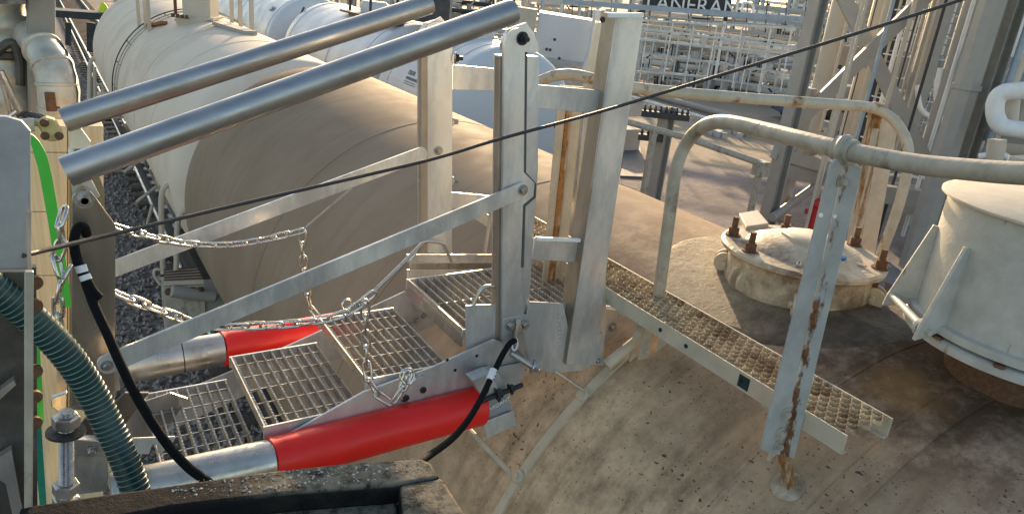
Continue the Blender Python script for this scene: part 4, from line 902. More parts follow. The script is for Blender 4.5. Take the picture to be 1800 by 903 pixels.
rp = rope('black_rope', [PY(905, 598, YN - .065), PY(896, 604, YN - .08), PY(884, 622, YN - .1), PY(874, 642, YN - .12), PY(864, 662, 1.84), PY(848, 695, 1.78), PY(825, 735, 1.70), PY(795, 770, 1.62), PY(752, 802, 1.5), PY(720, 825, 1.42)], .0105, M['black_rope'], 'thick black rope hanging from the cage latch ring past the red tube', 'rope')
A, B = PY(868, 650, 1.855), PY(860, 668, 1.83); c = MB(); c.tube([A, B], .0135, 14); wb = obj('white_band', c, M['white'], rp)
c = MB()
for k in range(3): q = A.lerp(B, .15 + .35 * k); c.box(q + V((-.004, -.013, 0)), (.006, .004, .005)); c.box(q + V((.006, -.0125, .003)), (.004, .004, .003))
obj('band_print', c, M['text'], wb, smooth=0)
c = MB(); c.tube([PY(860, 668, 1.83), PY(856, 690, 1.83)], [.010, .004], 12); obj('rope_tail', c, M['black_rope'], rp)
c = MB(); c.tube(smooth_path([PD(40, 449, 1.45), PD(200, 411, 1.65), PD(430, 357, 1.85), PD(740, 285, 1.95), PD(880, 244, 1.98), PD(1060, 195, 2.05), PD(1270, 131, 2.1), PD(1480, 67, 2.2), PD(1690, 0, 2.3), PD(1850, -55, 2.4)], 8), .0046, 10)
obj('black_cable', c, M['cable'], smooth=60, label='thin black cable stretched diagonally across the whole view', cat='cable')
# ================================================================ RACK SIDE (left)
TY = 3.0
def board(name, x0, x1, ya, yb, Y, par, m='timber'): return obj(name, P2([(x0, ya), (x1, ya), (x1, yb), (x0, yb)], Y, .12), M[m], par, bevel=.003)
tp = thing('timber_post', 'pale stacked timber boards standing behind the steel hinge plates', 'timber', PY(120, 700, TY))
board('board', 50, 118, 222, 268, TY, tp); board('board', 50, 118, 269, 372, TY, tp); board('board', 50, 118, 373, 484, TY, tp); board('board', 50, 118, 485, 905, TY, tp)
board('board', 119, 182, 222, 272, TY + .02, tp); board('board', 119, 182, 273, 905, TY + .02, tp)
# grey column and jacketed pipes behind
tc_ = obj('steel_column', P2([(44, -60), (97, -60), (99, 222), (50, 222)], 3.62, .25), M['column'], bevel=.01, label='tall taupe steel column at the left edge beside the insulated pipe bend', cat='column')
pe = thing('insulated_pipe', 'metal jacketed pipe bend behind the taupe column with a jagged white strip as sunlight', 'pipe', PY(105, 222, 4.2), 'jacketed pipes at the left edge')
path = smooth_path([PY(50, 62, 3.82), PY(66, 76, 3.68), PY(86, 104, 3.56), PY(100, 148, 3.5), PY(105, 225, 3.5)], 6)
c = MB(); c.tube(path, [.058 + .014 * min(1, i / 14) for i in range(len(path))], 28); obj('jacket', c, M['jacket'], pe, smooth=60)
for i in (9, 14, 18, 21): c = MB(); d = (path[i + 1] - path[i]).normalized(); c.lathe(path[i] - d * .008, d, [(.070, 0), (.077, .004), (.077, .012), (.070, .016)], 28); obj('joint_band', c, M['jacket'], pe)
c = MB(); vs = []; fs = []; n = len(path)
for i, p in enumerate(path[3:]):
    d = (path[min(i + 4, n - 1)] - path[i + 2]).normalized(); o = V((1, .3, 0)); o = (o - d * o.dot(d)).normalized(); w = d.cross(o)
    wd = 25 + 14 * noise.noise(V((i * .5, 0, 0)))
    for a in (-wd, -wd / 2, 0, wd / 2, wd + 20): ar = math.radians(a); vs.append(p + (o * math.cos(ar) + w * math.sin(ar)) * (.064 + .012 * min(1, i / 11) + .005 * random.random()))
for i in range(len(path) - 4):
    for k in range(4): fs.append((i * 5 + k, i * 5 + k + 1, i * 5 + 6 + k, i * 5 + 5 + k))
obj('sunlit_strip', MB().add(vs, fs), M['bgwhite'] if 0 else M['yellow_sunlight'] if 'yellow_sunlight' in M else M['white'], pe, smooth=20)  # jagged white strip painted as sunlight on the pipe jacket
c = MB(); c.lathe(PY(91, 195, 3.36), (0, 0, 1), [(.018, 0), (.018, .07)], 16); c.box(PY(98, 190, 3.36), (.03, .01, .01)); obj('rusty_nipple', c, M['rustbolt'], pe)
jp = thing('insulated_pipe', 'bulky jacketed pipe cut by the left edge, dented and stained', 'pipe', PY(15, 220, 3.9), 'jacketed pipes at the left edge')
c = MB(); pth = smooth_path([PY(-30, -20, 3.9), PY(-5, 20, 3.9), PY(8, 80, 3.9), PY(12, 150, 3.9), PY(14, 225, 3.9)], 6); c.tube(pth, [.11 + .012 * math.sin(i * 1.7) for i in range(len(pth))], 26); obj('jacket', c, M['jacket'], jp, smooth=60)
c = MB(); c.lathe(PY(12, 100, 3.9) , (0, 0, 1), [(.115, 0), (.125, .01), (.125, .03), (.115, .04)], 26); c.tube(smooth_path([PY(-10, 95, 3.75), PY(20, 75, 3.75), PY(34, 105, 3.75), PY(36, 150, 3.75)], 6), .018, 10); obj('dark_strap', c, M['darksteel'], jp)
c = MB(); c.tube([PY(0, 125, 3.6), PY(34, 195, 3.6)], .014, 8); c.tube([PY(0, 130, 3.6), PY(18, 200, 3.6)], .008, 8); c.tube([PY(34, 192, 3.6), PY(16, 205, 3.6)], .01, 8); obj('stay_rod', c, M['steel'], jp)
c = P2([(-20, -30), (45, -30), (45, 8), (-20, 8)], 3.55, .1); obj('crossbeam', c, M['darksteel'], label='dark crossbeam at the top left corner of the rack', cat='beam')
c = P2([(-30, 90), (48, 90), (48, 225), (-30, 225)], 4.3, .02); obj('tan_panel', c, M['timber'] if 0 else M['cream'], label='stained tan board behind the jacketed pipe at the left edge', cat='board')
# yellow clamp with rusty bolts
yc = obj('pipe_clamp', P2([(62, 214), (78, 207), (98, 212), (103, 222), (112, 238), (105, 248), (86, 250), (76, 240)], 2.62, .05), M['yellow_cap'], bevel=.006, label='yellowish clamp with three rusty bolts at the left end of the upper grey tube', cat='clamp')
for x, y in ((78, 216), (79, 239), (104, 239)): b = MB(); b.lathe(PY(x, y, 2.618), (0, -1, 0), [(.0125, 0), (.012, .006), (.006, .008)], 14); obj('bolt', b, M['rustbolt'], yc)
c = MB(); c.lathe(PY(36, 220, 2.62), (1, 0, 0), [(.020, 0), (.020, .035)], 14); c.lathe(PY(50, 214, 2.64), (1, 0, -.1), [(.013, 0), (.012, .03)], 12); obj('coupling', c, M['cream'], yc)
c = MB()
for k in range(6): c.tube(smooth_path([PY(30 + k * 7, 205 + (k % 2) * 6, 2.65), PY(48 + k * 5, 198 + k, 2.66), PY(66 + k * 4, 212, 2.64)], 4), .006, 6)
obj('tangled_wire', c, M['darksteel'], yc)
# grey-blue panel with lip
gp = thing('equipment_panel', 'large blue-grey scuffed metal panel at the left edge', 'panel', PY(20, 480, 1.45))
obj('panel_face', P2([(-80, 205), (10, 206), (38, 214), (54, 232), (54, 474), (-80, 476)], 1.45, .02), M['greypanel'], gp, bevel=.004)
obj('panel_lip', P2([(47, 376), (55, 374), (55, 476), (48, 478)], 1.435, .012), M['steel'], gp)
# dark machine frame below it
df = thing('machine_frame', 'dark chipped steel frame below the blue-grey panel in the lower left corner', 'frame', PY(20, 900, 1.5))
obj('side_plate', P2([(-80, 478), (46, 478), (42, 905), (-80, 905)], 1.62, .02), M['darksteel'], df)
obj('brace', P2([(-20, 700), (24, 668), (28, 676), (-20, 720)], 1.58, .02), M['steel'], df); obj('brace', P2([(-20, 815), (20, 790), (40, 905), (22, 905), (10, 850), (-20, 830)], 1.58, .02), M['steel'], df)
c = MB()
for y in (495, 535, 650, 695, 740): c.lathe(PY(60, y, 1.60), (.2, -1, 0), [(.014, 0), (.014, .01)], 14)
obj('bolt_row', c, M['rustbolt'], df)
c = P2([(56, 470), (64, 470), (66, 905), (50, 905)], 1.62, .02); obj('edge_strip', c, M['darksteel'], df)
c = MB(); c.bar(PY(51, 476, 1.35), PY(50, 905, 1.35), .013, .013, (0, 1, 0)); obj('thin_rod', c, M['steel_warm'] if 'steel_warm' in M else M['rail'], df, bevel=.002)
# green strap (two lengths) and teal strip
gs = thing('green_strap', 'bright green strap curving down the timber behind the grey panel', 'strap', PY(70, 750, 2.3))
c = MB(); pa = smooth_path([PY(48, 236, 2.3), PY(62, 252, 2.3), PY(76, 290, 2.3), PY(88, 350, 2.3), PY(98, 410, 2.3), PY(110, 490, 2.3), PY(116, 540, 2.3)], 6)
for q in range(len(pa) - 1): pass
vs = []; fs = []
for i, p in enumerate(pa):
    d = (pa[min(i + 1, len(pa) - 1)] - pa[max(i - 1, 0)]).normalized(); n = d.cross(V((0, 1, 0))).normalized(); w = .005 + .009 * min(i / 10, 1)
    vs += [p - n * w, p + n * w, p + n * w + V((0, .01, 0)), p - n * w + V((0, .01, 0))]
for i in range(len(pa) - 1):
    for k in range(4): l = (k + 1) % 4; fs.append((4 * i + k, 4 * i + l, 4 * i + 4 + l, 4 * i + 4 + k))
obj('upper_length', MB().add(vs, fs), M['green'], gs)
obj('lower_length', P2([(54, 470), (60, 480), (66, 560), (72, 640), (78, 742), (62, 742), (56, 600)], 2.2, .008), M['green'], gs)
obj('teal_strip', P2([(60, 738), (72, 738), (82, 888), (70, 892), (62, 800)], 1.9, .012), M['teal_strip'], label='dark turquoise strip below the green strap near the bottom left', cat='strip')
# corrugated hose
hp_ = smooth_path([PD(-60, 470, 1.62), PD(-15, 503, 1.62), PD(30, 536, 1.62), PD(78, 580, 1.62), PD(122, 630, 1.62), PD(160, 688, 1.62), PD(192, 750, 1.60), PD(220, 812, 1.57), PD(244, 880, 1.54), PD(262, 950, 1.5)], 26)
hs_ = thing('corrugated_hose', 'dark teal corrugated hose arching through the lower left', 'hose', PD(244, 880, 1.54))
ds = 0; cen = []; rs = []; acc = 0; last = hp_[0]
fine = smooth_path(hp_, 2)
obj('hose_wall', MB().tube(fine, .0295, 20), M['teal'], hs_, smooth=60)
c = MB(); acc = 0
for i in range(1, len(fine) - 1):
    acc += (fine[i] - fine[i - 1]).length
    if acc >= .0115:
        acc = 0; d = (fine[i + 1] - fine[i - 1]).normalized(); c.ring(fine[i], d, .0298, .0016, 22, 5)
obj('ribs', c, M['teal_rib'], hs_, smooth=60)
# threaded rod with nuts
tr = thing('threaded_rod', 'thick grey threaded rod with big hex nuts and washer, lower left', 'threaded rod', PY(118, 885, 1.75))
A, B = PY(116, 722, 1.75), PY(117, 905, 1.75)
c = MB(); prof = []; Lr = (B - A).length; k = 0
while k * .0022 < Lr: prof.append((.0165 if k % 2 else .0150, k * .0022)); k += 1
c.lathe(A, B - A, prof, 22); obj('shaft', c, M['thread'] if 'thread' in M else M['bolt'], tr, smooth=0)
dd = (B - A).normalized()
for y, nm in ((730, 'hex_nut'), (848, 'hex_nut'), (872, 'hex_nut')):
    c = MB(); c.lathe(PY(116, y, 1.75), dd, [(.026, 0), (.030, .003), (.030, .026), (.027, .029)], 6); obj(nm, c, M['steel'], tr, smooth=20)
c = MB(); c.lathe(PY(116, 756, 1.75), dd, [(.042, 0), (.042, .006)], 28); obj('washer', c, M['darksteel'], tr)
# brackets round it
rb = thing('rack_bracket', 'bolted bright steel brackets joining the gangway foot to the rack behind the threaded rod', 'bracket', PY(180, 850, 1.95))
obj('base_block', P2([(128, 790), (192, 790), (188, 862), (128, 870)], 2.0, .03), M['steel'], rb, bevel=.002)
obj('top_plate', P2([(104, 770), (192, 776), (196, 804), (108, 800)], 1.98, .03), M['steel'], rb, bevel=.002)
obj('side_wedge', P2([(80, 768), (132, 772), (130, 905), (82, 905)], 2.1, .03), M['timber'], rb)
c = P2([(128, 765), (150, 735), (185, 725), (220, 690), (262, 690), (220, 745), (170, 775)], 2.05, .008); obj('slanted_plate', c, M['darksteel'], rb)
c = P2([(210, 720), (300, 690), (330, 700), (280, 775), (235, 800), (215, 795)], 2.35, .006); obj('gusset', c, M['steel'], rb)
c = P2([(232, 770), (308, 767), (306, 775), (285, 796), (277, 796), (276, 782), (268, 780), (262, 798), (238, 798)], 1.90, .006); obj('bright_angle', c, M['alu'], rb, bevel=.002)
b = MB(); b.bolt(PY(161, 792, 1.978), (0, -1, 0), .010, .010); obj('bolt', b, M['bolt'], rb)
c = P2([(90, 700), (118, 690), (118, 715), (104, 725), (90, 715)], 2.3, .02); obj('clevis', c, M['steel'], rb, bevel=.003)
c = P2([(100, 640), (118, 640), (118, 690), (100, 690)], 2.4, .02); obj('link', c, M['steel'], rb)
c = P2([(190, 804), (196, 804), (200, 850), (192, 860)], 1.97, .05); obj('side_flange', c, M['cream'], rb)
# weathered block in the foreground
fbk = thing('parapet', 'rough black weathered edge beam with gritty top in the bottom foreground', 'beam', PD(450, 900, 1.35))
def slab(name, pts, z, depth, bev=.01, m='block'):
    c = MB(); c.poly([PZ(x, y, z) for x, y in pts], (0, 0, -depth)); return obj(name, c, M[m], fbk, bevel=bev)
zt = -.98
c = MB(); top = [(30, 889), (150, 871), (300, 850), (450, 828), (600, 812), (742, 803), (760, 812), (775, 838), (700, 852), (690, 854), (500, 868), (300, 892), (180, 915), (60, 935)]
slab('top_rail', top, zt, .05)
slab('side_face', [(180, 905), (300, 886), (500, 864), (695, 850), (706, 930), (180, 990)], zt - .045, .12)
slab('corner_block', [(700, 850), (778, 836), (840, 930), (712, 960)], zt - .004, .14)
for i in range(90):
    pass
gr = MB(); rnd = random.Random(3)
for i in range(260):
    x = rnd.uniform(300, 740); y = 850 - (x - 300) * .105 + rnd.uniform(2, 34) - 4; p = PZ(x, y, zt); r = rnd.choice([.0012, .0016, .002, .0035])
    gr.add([p + V(d) * r * rnd.uniform(.6, 1.4) for d in ((1,0,0),(-1,0,0),(0,1,0),(0,-1,0),(0,0,.8),(0,0,-.8))], [(0,2,4),(2,1,4),(1,3,4),(3,0,4),(2,0,5),(1,2,5),(3,1,5),(0,3,5)])
obj('grit', gr, M['concrete'], fbk, smooth=0, kind='stuff')
# ================================================================ YARD AND PLANT BEHIND
def H2(p, z0, z1): return V((p.x, p.y, z0)), V((p.x, p.y, z1))
def vert(name, px, py, D, r, top=3.0, bot=GZ, m='bgsteel', label=None, cat=None, group=None, par=None, kind='tube', w=None, facing=None):
    p = PD(px, py, D); a, b = H2(p, bot, top); c = MB()
    if kind == 'tube': c.tube([a, b], r, 20)
    elif kind == 'h': c.hbeam(a, b, r, w or r, max(r * .12, .02), facing or (1, -.7, 0))
    else: c.bar(a, b, r, w or r, (.56, .83, 0))
    return obj(name, c, M[m], par, smooth=50, label=label, cat=cat, group=group)
FW = V((.56, .83, 0))          # away from the eye; rows across the view run along RT
RT = V((.83, -.56, 0))
# ---- main steel column of the pipe bridge and its bracing
pb = thing('pipe_bridge', 'tall grey steel columns with crossed diagonal braces standing in the yard right of centre', 'pipe bridge', PD(1377, 395, 19.7))
p = G(1347, 395); a, b = H2(p, GZ, 3.2); c = MB(); c.hbeam(a, b, .36, .30, .04, (1, -.2, 0)); obj('column', c, M['bgsteel'], pb)
p = G(1385, 400) + V((.4, .6, 0)); a, b = H2(p, GZ, -1.8); c = MB(); c.bar(a, b, .25, .25); obj('stub_column', c, M['bgsteel'], pb)
c = MB(); c.tube([PD(1357, 383, 19.3), PD(1440, 322, 21.5)], .11, 10); obj('knee_brace', c, M['bgsteel'], pb)
c = MB(); c.bar(PD(1362, 268, 19.7), PD(1475, 300, 22), .2, .32); obj('girder', c, M['bgsteel'], pb)
c = MB(); c.bar(PD(1362, 298, 19.9), PD(1460, 313, 22), .2, .40); obj('girder', c, M['bgsteel'], pb)
c = MB(); c.bar(PD(1475, -20, 21), PD(1635, 300, 21.5), .34, .12, FW); obj('diagonal_brace', c, M['bgsteel'], pb)
c = MB(); c.bar(PD(1392, 226, 20.4), PD(1640, -18, 20.8), .32, .12, FW); obj('diagonal_brace', c, M['bgsteel'], pb)
c = MB(); c.bar(PD(1478, 330, 19), PD(1640, 352, 21), .3, .42); obj('girder', c, M['bgsteel'], pb)
c = MB(); c.bar(PD(1500, 352, 20), PD(1640, 372, 22), .3, .25); obj('girder', c, M['bgsteel'], pb)
c = MB(); c.bar(PD(1400, 88, 27), PD(1700, 122, 27), .3, .62); obj('girder', c, M['bgsteel'], pb)
c = MB(); c.bar(PD(1500, 360, 19), PD(1545, 460, 19), .12, .12); obj('knee_brace', c, M['bgblue'], pb)
# right hand column group
mc = thing('pipe_column', 'thick grey-blue steel column with bolted flange left of the short nozzle', 'column', G(1600, 470), 'columns of the pipe yard')
p = PD(1600, 470, 18.8); a, b = H2(p, GZ, 3.4); c = MB(); c.lathe(a, (0, 0, 1), [(.27, 0), (.27, 4.1), (.31, 4.1), (.31, 4.2), (.27, 4.2), (.27, 8.7)], 8); obj('shaft', c, M['bgsteel'], mc, smooth=20)
c = MB(); p2 = p + RT * .52 + FW * .1; a, b = H2(p2, GZ, 3.4); c.hbeam(a, b, .30, .28, .03, (1, -.3, 0)); obj('twin_beam', c, M['column'], mc)
spec = [  # px, py at mid height, distance, radius, bottom z, material, label
 (1455, 110, 26, .31, PD(1440, 238, 26).z, 'bgcream', 'cream process pipe ending in an elbow behind the crossed braces'),
 (1528, 110, 29, .37, GZ, 'bgcream', 'wide pale process pipe crossed by the diagonal braces'),
 (1494, 200, 30, .10, GZ, 'bgwhite', 'thin white pipe left of the wide pale process pipe'),
 (1508, 200, 24, .07, GZ, 'bgcream', 'thin cream conduit right of the wide pale process pipe'),
 (1598, 60, 27, .16, PD(1590, 94, 27).z, 'bgwhite', 'short white pipe hanging beside the black caged ladder'),
 (1628, 110, 25, .31, GZ, 'bgsteel', 'broad grey pipe right of the crossed braces'),
 (1606, 120, 25, .06, GZ, 'bgcream', 'sunlit thin pipe along the broad grey pipe'),
 (1668, 60, 27, .20, PD(1660, 100, 27).z, 'bgwhite', 'white pipe stub ending on the bridge girder'),
 (1690, 60, 23, .17, GZ, 'bgsteel', 'grey pipe just left of the main column top'),
 (1733, 110, 21, .12, GZ, 'bgcream', 'narrow cream pipe right of the main column'),
 (1752, 110, 20, .09, GZ, 'rust', 'rusty conduit right of the main column'),
 (1766, 60, 21, .10, GZ, 'bgsteel', 'narrow grey pipe left of the hanging white pipe'),
 (1742, 240, 19, .07, GZ, 'bgblue', 'blue-grey conduit near the right edge'),
 (1785, 45, 22, .27, PD(1770, 106, 22).z, 'bgwhite', 'large white pipe hanging at the top right corner'),
 (1565, 90, 32, .14, GZ, 'bgsteel', 'grey pipe behind the crossing of the braces'),
 (1712, 200, 24, .08, GZ, 'bgdark', 'dark conduit beside the main column'),
 (1795, 200, 26, .12, GZ, 'bgsteel', 'grey pipe at the right edge behind the white bend')]
for px, py, D, r, bot, m, lab in spec:
    vert('process_pipe', px, py, D, r, 3.2, bot, m, lab, 'pipe', 'upright pipes of the pipe yard')
rt = random.Random(5)
CN = {'bgwhite': 'white', 'bgsteel': 'grey', 'bgdark': 'black', 'bgcream': 'cream', 'bgblue': 'blue-grey'}
for k in range(26):
    mm_ = rt.choice(('bgwhite', 'bgwhite', 'bgsteel', 'bgdark', 'bgcream', 'bgcream', 'bgblue'))
    vert('thin_conduit', 1474 + k * 13 + rt.uniform(-4, 4), 110, rt.uniform(17.5, 34), rt.uniform(.02, .055), 3.2, rt.choice((GZ, GZ, -3.2)), mm_, 'thin %s upright conduit among the columns at the upper right' % CN[mm_], 'conduit', 'thin conduits of the pipe yard')
for k, (y_, D_, r_, m_) in enumerate(((150, 31, .05, 'bgwhite'), (178, 30, .09, 'bgcream'), (196, 33, .05, 'bgdark'), (232, 29, .07, 'bgwhite'), (243, 26, .04, 'bgsteel'), (60, 33, .06, 'bgwhite'), (30, 34, .08, 'bgblue'), (300, 23, .05, 'bgwhite'), (318, 22, .08, 'bgsteel'))):
    c = MB(); c.tube([PD(1480, y_, D_), PD(1860, y_ + 34, D_)], r_, 10); obj('cross_pipe', c, M[m_], label='thin %s pipe crossing level behind the columns at the upper right' % CN[m_], cat='pipe', group='level pipes of the pipe yard')
c = MB(); c.tube(smooth_path([PD(1440, 232, 26), PD(1437, 246, 26), PD(1425, 256, 26.3), PD(1405, 258, 26.6)], 5), .36, 16); obj('pipe_elbow', c, M['bgcream'], label='cream pipe elbow at the foot of the cream process pipe', cat='pipe')
def ladder(px, py, D, wd, cage, lab, gap=.3):
    t = thing('caged_ladder', lab, 'ladder', PD(px, py, D), 'ladders of the pipe yard'); p = PD(px, py, D)
    for s_ in (-1, 1): a, b = H2(p + RT * wd / 2 * s_, GZ, 3.2); c = MB(); c.bar(a, b, .07, .05); obj('stringer', c, M['bgcream'], t)
    c = MB()
    for k in range(28): z = GZ + .3 + k * gap; c.tube([p + RT * wd / 2 + V((0, 0, z - p.z)), p - RT * wd / 2 + V((0, 0, z - p.z))], .02, 6)
    obj('rungs', c, M['bgsteel'], t, kind='stuff')
    if cage:
        c = MB()
        a, b = H2(p + FW * .5, GZ + 1.5, 3.2); c.bar(a, b, wd * .8, .03, FW)
        obj('cage_back', c, M['bgdark'], t); c = MB()
        for k in range(12):
            z = GZ + 2 + k * .6; c.tube([V((p.x, p.y, z)) + RT * .38 * math.cos(math.pi * j / 8) - FW * .4 * math.sin(math.pi * j / 8) for j in range(9)], .02, 6)
        obj('cage_hoops', c, M['bgwhite'], t)
ladder(1575, 100, 24.5, .55, True, 'caged ladder between the crossed braces and the broad grey pipe'); ladder(1650, 90, 25.5, .5, True, 'caged ladder between the broad grey pipe and the main column'); ladder(1500, 100, 33, .5, False, 'narrow open ladder beside the wide pale process pipe')
# loop hose / curved pipes at ladder feet
for pts, D, r, m, lab in (
 ([(1612, 150), (1618, 190), (1635, 205)], 24, .07, 'bgwhite', 'curved white pipe at the foot of the right caged ladder'),
 ([(1655, 120), (1648, 165), (1655, 210), (1670, 225)], 23, .10, 'bgwhite', 'bent pale pipe below the white stub'),
 ([(1830, 158), (1790, 160), (1762, 164), (1750, 180), (1750, 205), (1762, 222), (1790, 228), (1840, 234)], 18, .17, 'bgwhite', 'big white U-shaped pipe bend at the right edge'),
 ([(1780, 170), (1776, 215)], 18.5, .14, 'bgcream', 'cream pipe inside the white U-shaped bend'),
 ([(1690, 252), (1740, 258), (1850, 266)], 21, .22, 'bgcream', 'cream horizontal pipe below the white U-shaped bend'),
 ([(1720, 275), (1760, 272), (1775, 282), (1778, 300)], 17, .06, 'bgwhite', 'small pale pipe bend above the handrail at the right'),
 ([(1748, 285), (1753, 245)], 17, .16, 'bgcream', 'short cream valve body on the pipes at the right'),
 ([(1620, 200), (1700, 212), (1860, 222)], 28, .18, 'bgsteel', 'grey horizontal pipe behind the main column'),
 ([(1500, 255), (1600, 268), (1700, 275)], 27, .14, 'bgwhite', 'white horizontal pipe under the crossed braces'),
 ([(1520, 285), (1600, 292), (1700, 300)], 25, .20, 'bgcream', 'cream horizontal pipe low behind the handrail post'),
 ([(1545, 225), (1548, 260), (1560, 285)], 26, .06, 'bgdark', 'thin black hose loop hanging under the braces'),
 ([(1700, 235), (1700, 300)], 22, .12, 'bgcream', 'short upright pipe right of the main column'),
 ([(1472, 262), (1462, 252), (1458, 262), (1460, 285)], 24, .06, 'bgwhite', 'small white goose-neck pipe left of the wide pale pipe')):
    c = MB(); c.tube(smooth_path([PD(x, y, D) for x, y in pts], 6), r, 16); obj('process_pipe', c, M[m], smooth=60, label=lab, cat='pipe', group='bent and lying pipes of the pipe yard')
c = MB(); c.bar(PD(1695, 113, 21.5), PD(1830, 128, 20.5), .4, .55); obj('girder', c, M['bgblue'], label='blue-grey girder under the hanging white pipe', cat='girder')
c = MB(); c.bar(PD(1720, 232, 19.5), PD(1850, 243, 19), .4, .34); obj('girder', c, M['bgsteel'], label='dark grey girder under the white U-shaped bend', cat='girder')
c = MB(); c.bar(PD(1812, 98, 20), PD(1682, 232, 20), .26, .12, FW); obj('diagonal_brace', c, M['bgblue'], label='blue-grey diagonal brace crossing the right pipe group', cat='brace')
lt = thing('guard_rail', 'small white barred rail beside the hanging white pipe, top right', 'railing', PD(1790, 112, 20.4))
for k in range(8): c = MB(); c.bar(PD(1785 + k * 5, 112, 20.4), PD(1786 + k * 5, 82, 20.4), .05, .04); obj('baluster', c, M['bgwhite'], lt)
c = MB(); c.bar(PD(1782, 82, 20.4), PD(1826, 86, 20.4), .06, .06); obj('top_bar', c, M['bgwhite'], lt)
rb2 = obj('concrete_block', MB().box(PD(1795, 310, 15) + V((.25, 0, -.3)), (.7, .5, 1.2)), M['bgcream'], bevel=.02, label='tan block just above the nozzle lid at the right edge', cat='block')
# rows of valves, flanges and small pipes on the ground racks (thick of the plant)
rnd = random.Random(11)
def pipe_rack(name, A, B, zs, bays, label, m='galv', depth=3.0, fill=1.0, pr=.06, low=GZ):
    t = thing(name, label, 'pipe rack', (A + B) / 2, 'open steel pipe racks in the background'); L_ = (B - A); d = L_.normalized(); n = V((-d.y, d.x, 0))
    if n.y < 0: n = -n
    for i in range(bays + 1):
        q = A + L_ * i / bays; q = V((q.x, q.y, 0)); c = MB(); c.bar(q + V((0, 0, low)), q + V((0, 0, zs[-1])), pr * 2, pr * 2, n); obj('upright', c, M['bgwhite' if rnd.random() < .15 else m], t)
    for z in zs: c = MB(); c.bar(V((A.x, A.y, z)), V((B.x, B.y, z)), pr * 2.4, pr * 2.6, n); obj('cross_beam', c, M[m], t)
    for k, z in enumerate(zs):
        z0 = low if k == 0 else zs[k - 1]; c1 = MB(); c2 = MB(); c3 = MB(); N_ = int(L_.length * 2.2 * fill)
        for j in range(N_):
            q = A + L_ * rnd.random() + n * rnd.uniform(.3, depth); q = V((q.x, q.y, z0)); h = (z - z0) * rnd.uniform(.3, .95); cc = rnd.choice((c1, c2, c3)); ty = rnd.random()
            if ty < .45: cc.tube([q, q + V((0, 0, h))], rnd.uniform(.04, .16), 8)
            elif ty < .75: cc.box(q + V((0, 0, h / 2)), (rnd.uniform(.1, .7), .4, h), Matrix.Rotation(rnd.random(), 3, 'Z'))
            elif ty < .9: cc.tube([q + V((0, 0, h)), q + d * rnd.uniform(1, 3) + V((0, 0, h))], rnd.uniform(.05, .13), 8)
            else: cc.bar(q, q + d * rnd.uniform(-1.5, 1.5) + V((0, 0, z - z0)), .08, .08, n)
        for cc, mm in ((c1, 'galv'), (c2, 'bgdark'), (c3, m)):
            if cc.v: obj('equipment', cc, M[mm], t, kind='stuff')
        for s in range(3):
            q = A + n * rnd.uniform(.5, depth) + V((0, 0, 0)); z_ = z0 + (z - z0) * rnd.uniform(.2, .9); q2 = B + n * rnd.uniform(.5, depth); c = MB(); c.tube([V((q.x, q.y, z_)), V((q2.x, q2.y, z_))], rnd.uniform(.07, .2), 8); obj('pipe', c, M[rnd.choice(('bgwhite', m, 'bgcream'))], t)
    return t
pipe_rack('pipe_rack', PD(1100, 60, 62), PD(1560, 90, 62), [-3.9, -2.9, -1.9, -.9, -.1], 12, 'open rack full of valves and pipes behind the wire fence, right of the cage', 'bgsteel', 5, 1.5, .09)
pipe_rack('pipe_rack', PD(1105, 92, 47), PD(1420, 112, 45), [-4.2, -3.3, -2.5, -1.7], 14, 'low dense rack of small pipes directly behind the wire fence', 'galv', 3, 2.2, .045)
pipe_rack('pipe_rack', PD(1290, 40, 88), PD(1760, 90, 80), [-3.5, -1.6, 0.0, 1.6], 9, 'farther blue-grey rack against the bright sky at the top', 'bgblue', 6, 1.2, .16)
pipe_rack('pipe_rack', PD(470, 0, 46), PD(790, 30, 40), [-3.6, -2.4, -1.2, -.1], 10, 'grey rack of pipes behind the white tankers, top centre', 'bgsteel', 6, 1.6, .08)
pipe_rack('pipe_rack', PD(770, 20, 52), PD(1110, 30, 60), [-3.4, -2.2, -1.1, -.2, .6], 10, 'pale rack of pipes just above the blue-white bin', 'galv', 6, 1.2, .09)
pipe_rack('pipe_rack', PD(1440, 200, 34), PD(1830, 230, 30), [-4.3, -3.2, -1.6, 0, 1.4, 2.6], 8, 'dense pipework rack filling the space between the columns at the right', 'bgsteel', 5, 1.6, .10)
pipe_rack('pipe_rack', PD(-40, -20, 90), PD(330, -30, 90), [-4.2, -3.2, -2.0], 8, 'low rack beyond the ballast at the top left', 'bgsteel', 5, 1, .08)
# beam across top with lettering band
tb = thing('gantry_beam', 'long blue-grey gantry beam along the top with white lettering above it', 'gantry', PD(1250, 40, 45))
c = MB(); c.bar(PD(990, 3, 45), PD(1600, 49, 45), .2, .28); obj('beam', c, M['bgblue'], tb)
c = MB(); c.bar(PD(1125, 29, 45), PD(1600, 62, 45), .06, .10); obj('lower_rail', c, M['bgblue'], tb)
c = MB(); c.bar(PD(1000, -28, 45), PD(1420, -4, 45), .06, .10); obj('upper_rail', c, M['bgblue'], tb)
for px in range(1010, 1590, 34): c = MB(); y = 4 + (px - 1000) * .076; c.bar(PD(px, y - 45, 45), PD(px - 5, y + 26, 45), .05, .05); obj('post', c, M['bgdark'], tb)
for px, py in ((700, 0), (1600, 50)): pass
o = PD(1134, 16, 44.6); x2 = PD(1276, 27, 44.6); x3 = PD(1140, -8, 44.6)
textobj('lettering', 'LANERAND', M['bgwhite'], o, x2 - o, x3 - o, 1.14, tb, .03)
